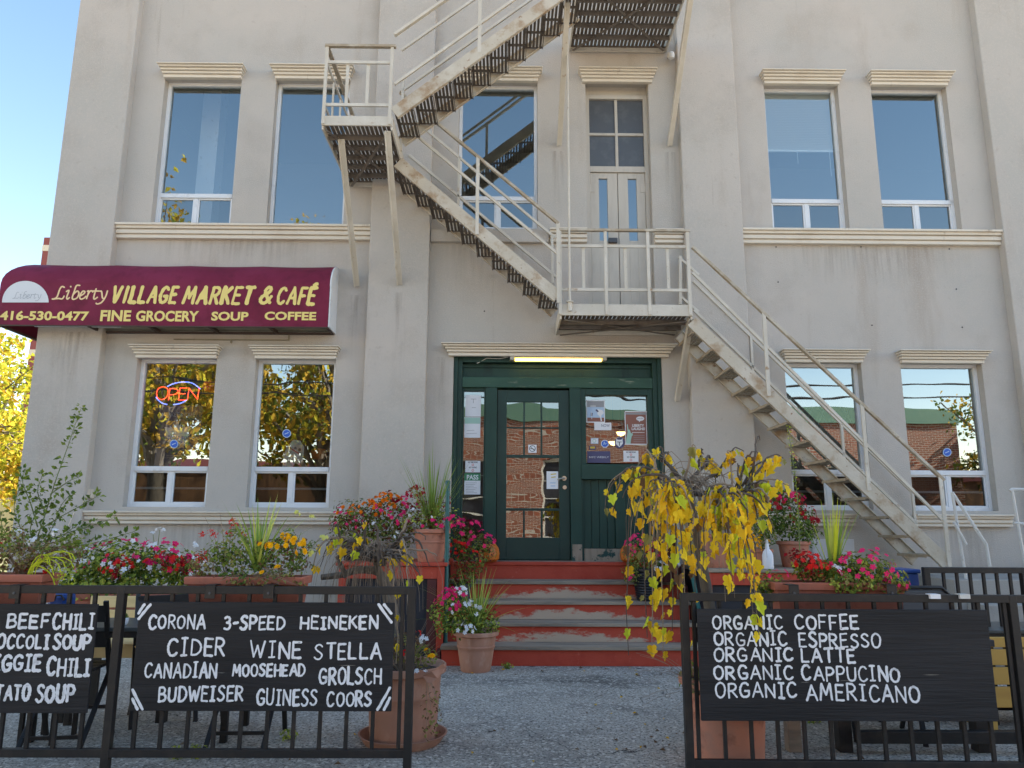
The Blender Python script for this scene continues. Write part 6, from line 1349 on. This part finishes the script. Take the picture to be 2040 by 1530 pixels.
rnd = random.Random(77); mb = MB()
for k in range(95):
    px_, py_ = (rnd.gauss(1290, 70), rnd.uniform(1330, 1500)) if k < 40 else ((rnd.uniform(880, 1350), rnd.uniform(1330, 1345)) if k < 65 else (rnd.uniform(300, 1900), rnd.uniform(1340, 1525)))
    p = onz(px_, py_, GZ+.004); leaf1(mb, p, Vector((rnd.uniform(-1, 1), rnd.uniform(-1, 1), .08)), Vector((rnd.uniform(-.2, .2), rnd.uniform(-.2, .2), 1)), rnd.uniform(.015, .045), rnd.uniform(.012, .03), rnd.choice((0, 1, 1, 2)), .5)
tag(mb.build('fallen_leaves', ['leaf_gold', 'leaf_brown', 'twig']), 'small fallen yellow and brown leaves scattered on the asphalt', 'fallen leaves', kind='stuff')

for px_, py_, lb in ((1864, 1189, 'white scrap of tape on the right fence rail over the board'), (1923, 1189, 'grey scrap of tape on the right fence rail near the post')):
    r_ = rect(px_-10, py_-5, px_+10, py_+4, FY-.07); mb = MB(); mb.box(r_[0], r_[1], FY-.071, FY-.02, r_[2], r_[3]); tag(mb.build('tape_scrap', 'paper' if px_ < 1900 else 'rail_white', None), lb, 'tape')

# ------------------------------------------------------------------ trees
def tree(loc, h, cr, seed, mats, label, nleaf=5200, lsz=.2, cz=.6, group=None, cat='tree'):
    rnd = random.Random(seed); x, y = loc; o = empty('tree', (x, y, GZ), label, cat, group); base = Vector((x, y, GZ)); r0 = h*.022
    tr = MB(); tw = MB(); lv = MB(); tips = []
    topp = base+Vector((rnd.uniform(-.3, .3), rnd.uniform(-.3, .3), h*.55)); P = bez(base, base+Vector((0, 0, h*.2)), topp-Vector((.1, 0, h*.15)), topp, 8); tr.tube(P, [r0*(1.2-.6*i/8) for i in range(9)], 9)
    for k in range(15):
        s = P[rnd.randint(3, 8)]; an = 2*PI*k/15+rnd.uniform(-.3, .3); L = cr*rnd.uniform(.55, 1); e = base+Vector((math.cos(an)*L, math.sin(an)*L, h*rnd.uniform(.38, .95)))
        Q = bez(s, s.lerp(e, .35)+Vector((0, 0, h*.06)), s.lerp(e, .7)+rdir(rnd)*.3, e, 7); tw.tube(Q, [r0*.5*(1-.8*i/7)+.01 for i in range(8)], 5, cap=False); tips += Q[3:]
        for j in range(4):
            s2 = Q[rnd.randint(2, 6)]; e2 = s2+Vector((rnd.uniform(-1, 1), rnd.uniform(-1, 1), rnd.uniform(-.4, .9)))*cr*.45; Q2 = bez(s2, s2.lerp(e2, .4)+rdir(rnd)*.15, s2.lerp(e2, .7), e2, 4); tw.tube(Q2, [.03, .024, .018, .012, .008], 4, cap=False); tips += Q2[1:]
    cl = [(t+rdir(rnd)*.25, rnd.uniform(.35, .9)) for t in tips]
    for _ in range(nleaf):
        c, rr = rnd.choice(cl); d = rdir(rnd); p = c+d*rr*cr*.28*rnd.random()**.5; l = lsz*rnd.uniform(.6, 1.3)
        leaf1(lv, p, rdir(rnd)+Vector((0, 0, -.4)), rdir(rnd)+Vector((0, 0, .5)), l, l*.7, rnd.choices(range(len(mats)), [4, 3, 1.5][:len(mats)])[0])
    tr.build('trunk', 'bark', o, smooth=True); tw.build('branches', 'bark', o, smooth=True); lv.build('crown', mats, o); return o
GT = 'sunlit trees beyond the left corner of the building'
tree((-17.0, 12.5), 8.2, 3.6, 1, ['tree_yellow', 'tree_lime', 'tree_orange'], 'bright yellow sunlit tree nearest beyond the left corner of the building', 6500, .19, group=GT)
tree((-21.0, 21), 9.0, 4.2, 2, ['tree_lime', 'tree_yellow', 'tree_green'], 'yellow green tree further back beyond the left corner', 6000, .22, group=GT)
tree((-15.2, 17), 5.0, 2.6, 3, ['tree_yellow', 'tree_orange', 'tree_lime'], 'low golden tree close to the building corner on the left', 4500, .18, group=GT)
# buildings far behind on the left
def far_tower():
    a = at(88, 473, 70); o = empty('apartment_tower', (a.x+8, 78, GZ), 'distant dark red tower with cream bands above the awning on the left', 'building')
    mb = MB(); mb.box(a.x, a.x+16, 70, 86, GZ, a.z); mb.build('wall', 'tower_red', o)
    mb = MB()
    for k in range(5): mb.box(a.x-.05, a.x+16.05, 69.95, 86.05, a.z-1.6-3*k, a.z-.9-3*k)
    mb.build('band', 'tower_cream', o); mb = MB(); mb.box(a.x+2, a.x+14, 72, 84, a.z, a.z+.5); mb.build('roof', 'tower_cream', o)
far_tower()
o = empty('garage', (-27, 30, GZ), 'low pale sunlit building under the yellow trees at the left photo edge', 'building')
mb = MB(); mb.box(-36, -20, 27, 34, GZ, 3.2); mb.build('wall', 'pale_wall', o); mb = MB(); mb.box(-36.3, -19.7, 26.7, 34.3, 3.2, 3.5); mb.build('roof', 'tower_cream', o)
mb = MB(); mb.box(-33, -30, 26.97, 27, GZ, 2.4); mb.build('door', 'tower_cream', o)

# ------------------------------------------------------------------ across the street (seen mirrored in the glass)
BYF = -27.0
o = empty('brick_building', (-1, BYF, GZ), 'single storey brick building with green parapet across the street, mirrored in the windows', 'building')
wz = [(-1.6, .9, 4.5), (3.0, .9, 4.5), (7.6, 1.2, 4.3), (12.2, 1.2, 4.3), (16.8, 1.2, 4.3)]
BXA, BXB, BZT = -4.3, 22.3, 6.4
xs = sorted({BXA, BXB, *[w_[0]-1.15 for w_ in wz], *[w_[0]+1.15 for w_ in wz]}); mb = MB()
for i in range(len(xs)-1):
    cx = (xs[i]+xs[i+1])/2; hit = [w_ for w_ in wz if abs(w_[0]-cx) < 1.1]
    for z0, z1 in (((GZ, hit[0][1]), (hit[0][2], BZT)) if hit else ((GZ, BZT),)): mb.quad((xs[i], BYF, z0), (xs[i+1], BYF, z0), (xs[i+1], BYF, z1), (xs[i], BYF, z1))
mb.quad((BXB, BYF, GZ), (BXB, BYF-16, GZ), (BXB, BYF-16, BZT), (BXB, BYF, BZT)); mb.quad((BXA, BYF, GZ), (BXA, BYF-16, GZ), (BXA, BYF-16, BZT), (BXA, BYF, BZT)); mb.quad((BXA, BYF-16, GZ), (BXB, BYF-16, GZ), (BXB, BYF-16, BZT), (BXA, BYF-16, BZT))
for w_ in wz:
    for s in (-1.15, 1.15): mb.quad((w_[0]+s, BYF, w_[1]), (w_[0]+s, BYF-.3, w_[1]), (w_[0]+s, BYF-.3, w_[2]), (w_[0]+s, BYF, w_[2]))
mb.build('wall', 'brick', o)
mb = MB(); mb.box(BXA-.1, BXB+.1, BYF-16.1, BYF+.12, BZT, BZT+.7); mb.build('parapet', 'green_metal', o)
for w_ in wz:
    mb = MB(); z0, z1 = w_[1], w_[2]
    mb.box(w_[0]-1.15, w_[0]-1.05, BYF-.25, BYF-.15, z0, z1); mb.box(w_[0]+1.05, w_[0]+1.15, BYF-.25, BYF-.15, z0, z1); mb.box(w_[0]-1.05, w_[0]+1.05, BYF-.25, BYF-.15, z1-.1, z1)
    for k in range(1, 4): mb.box(w_[0]-1.05, w_[0]+1.05, BYF-.24, BYF-.18, z0+(z1-z0)*k/4-.03, z0+(z1-z0)*k/4+.03)
    wn = mb.build('window', 'tower_cream', o); mb = MB(); mb.quad((w_[0]-1.05, BYF-.27, z0), (w_[0]+1.05, BYF-.27, z0), (w_[0]+1.05, BYF-.27, z1), (w_[0]-1.05, BYF-.27, z1)); mb.build('pane', 'dark_panel', wn)
    mb = MB(); mb.box(w_[0]-1.3, w_[0]+1.3, BYF, BYF+.1, z0-.18, z0); mb.build('sill', 'tower_cream', o)
o = empty('added_warehouse', (-28, -44, GZ), 'long low brown building added left of the brick one to darken window reflections', 'building')  # added out of view: dark mass hiding the bright ground in the reflections
mb = MB(); mb.box(-64, -5.2, -52, -44, GZ, 5.2); mb.build('wall', 'inside_warm', o); mb = MB(); mb.box(-64.2, -5.0, -52.2, -43.8, 5.2, 5.7); mb.build('roof', 'tower_red', o)
o = empty('added_warehouse', (46, -44, GZ), 'low brown building added right of the brick one to darken window reflections', 'building')  # second added dark mass, for the reflections on the right
mb = MB(); mb.box(24, 80, -52, -44, GZ, 4.6); mb.build('wall', 'inside_warm', o); mb = MB(); mb.box(23.8, 80.2, -52.2, -43.8, 4.6, 5.0); mb.build('roof', 'tower_red', o)
GS = 'street trees behind the camera mirrored in the glass'
tree((-13.2, -19.5), 13.5, 5.6, 21, ['tree_orange', 'tree_yellow', 'tree_green'], 'golden street tree mirrored in the left ground floor windows', 7500, .24, group=GS)
tree((-7.0, -21.5), 12.5, 4.6, 22, ['tree_orange', 'tree_green', 'tree_yellow'], 'bronze street tree mirrored in the second ground floor window', 6500, .23, group=GS)
tree((-17.5, -29), 14, 6.5, 24, ['tree_orange', 'tree_yellow', 'tree_green'], 'large golden tree behind the street trees mirrored at the left', 5500, .34, group=GS)
tree((-9.5, -30), 12, 6.0, 25, ['tree_green', 'tree_orange', 'tree_yellow'], 'dark green tree behind the street trees mirrored at the left', 5500, .34, group=GS)
tree((23.5, -24.5), 8.0, 3.2, 23, ['tree_green', 'tree_orange', 'tree_green'], 'dark tree beside the brick building mirrored in the right window', 4000, .22, group=GS)
for k, (yy, z) in enumerate(((-15.0, 6.9), (-15.6, 6.2), (-16.4, 7.6), (-14.6, 5.6))):
    mb = MB(); P = [(x, yy, z+.0008*(x-2)**2-.2) for x in range(-40, 45, 4)]; c = mb.tube(P, .03, 6).build('overhead_cable', 'cable', None, smooth=True); tag(c, ('upper', 'middle', 'top', 'lowest')[k]+' overhead cable along the street mirrored in the windows', 'cable', 'overhead cables along the street')
for x in (-40, 44):
    o = empty('utility_pole', (x, -15.6, GZ), 'wooden pole carrying the street cables at the ' + ('left' if x < 0 else 'right') + ' end of the street', 'pole')
    mb = MB(); mb.tube([(x, -15.6, GZ), (x, -15.6, 10)], [.16, .11], 10); mb.build('pole', 'bark', o, smooth=True); mb = MB(); mb.box(x-.06, x+.06, -16.6, -14.4, 8.8, 8.95); mb.box(x-.06, x+.06, -16.6, -14.4, 6.5, 6.62); mb.build('crossarm', 'bark', o)
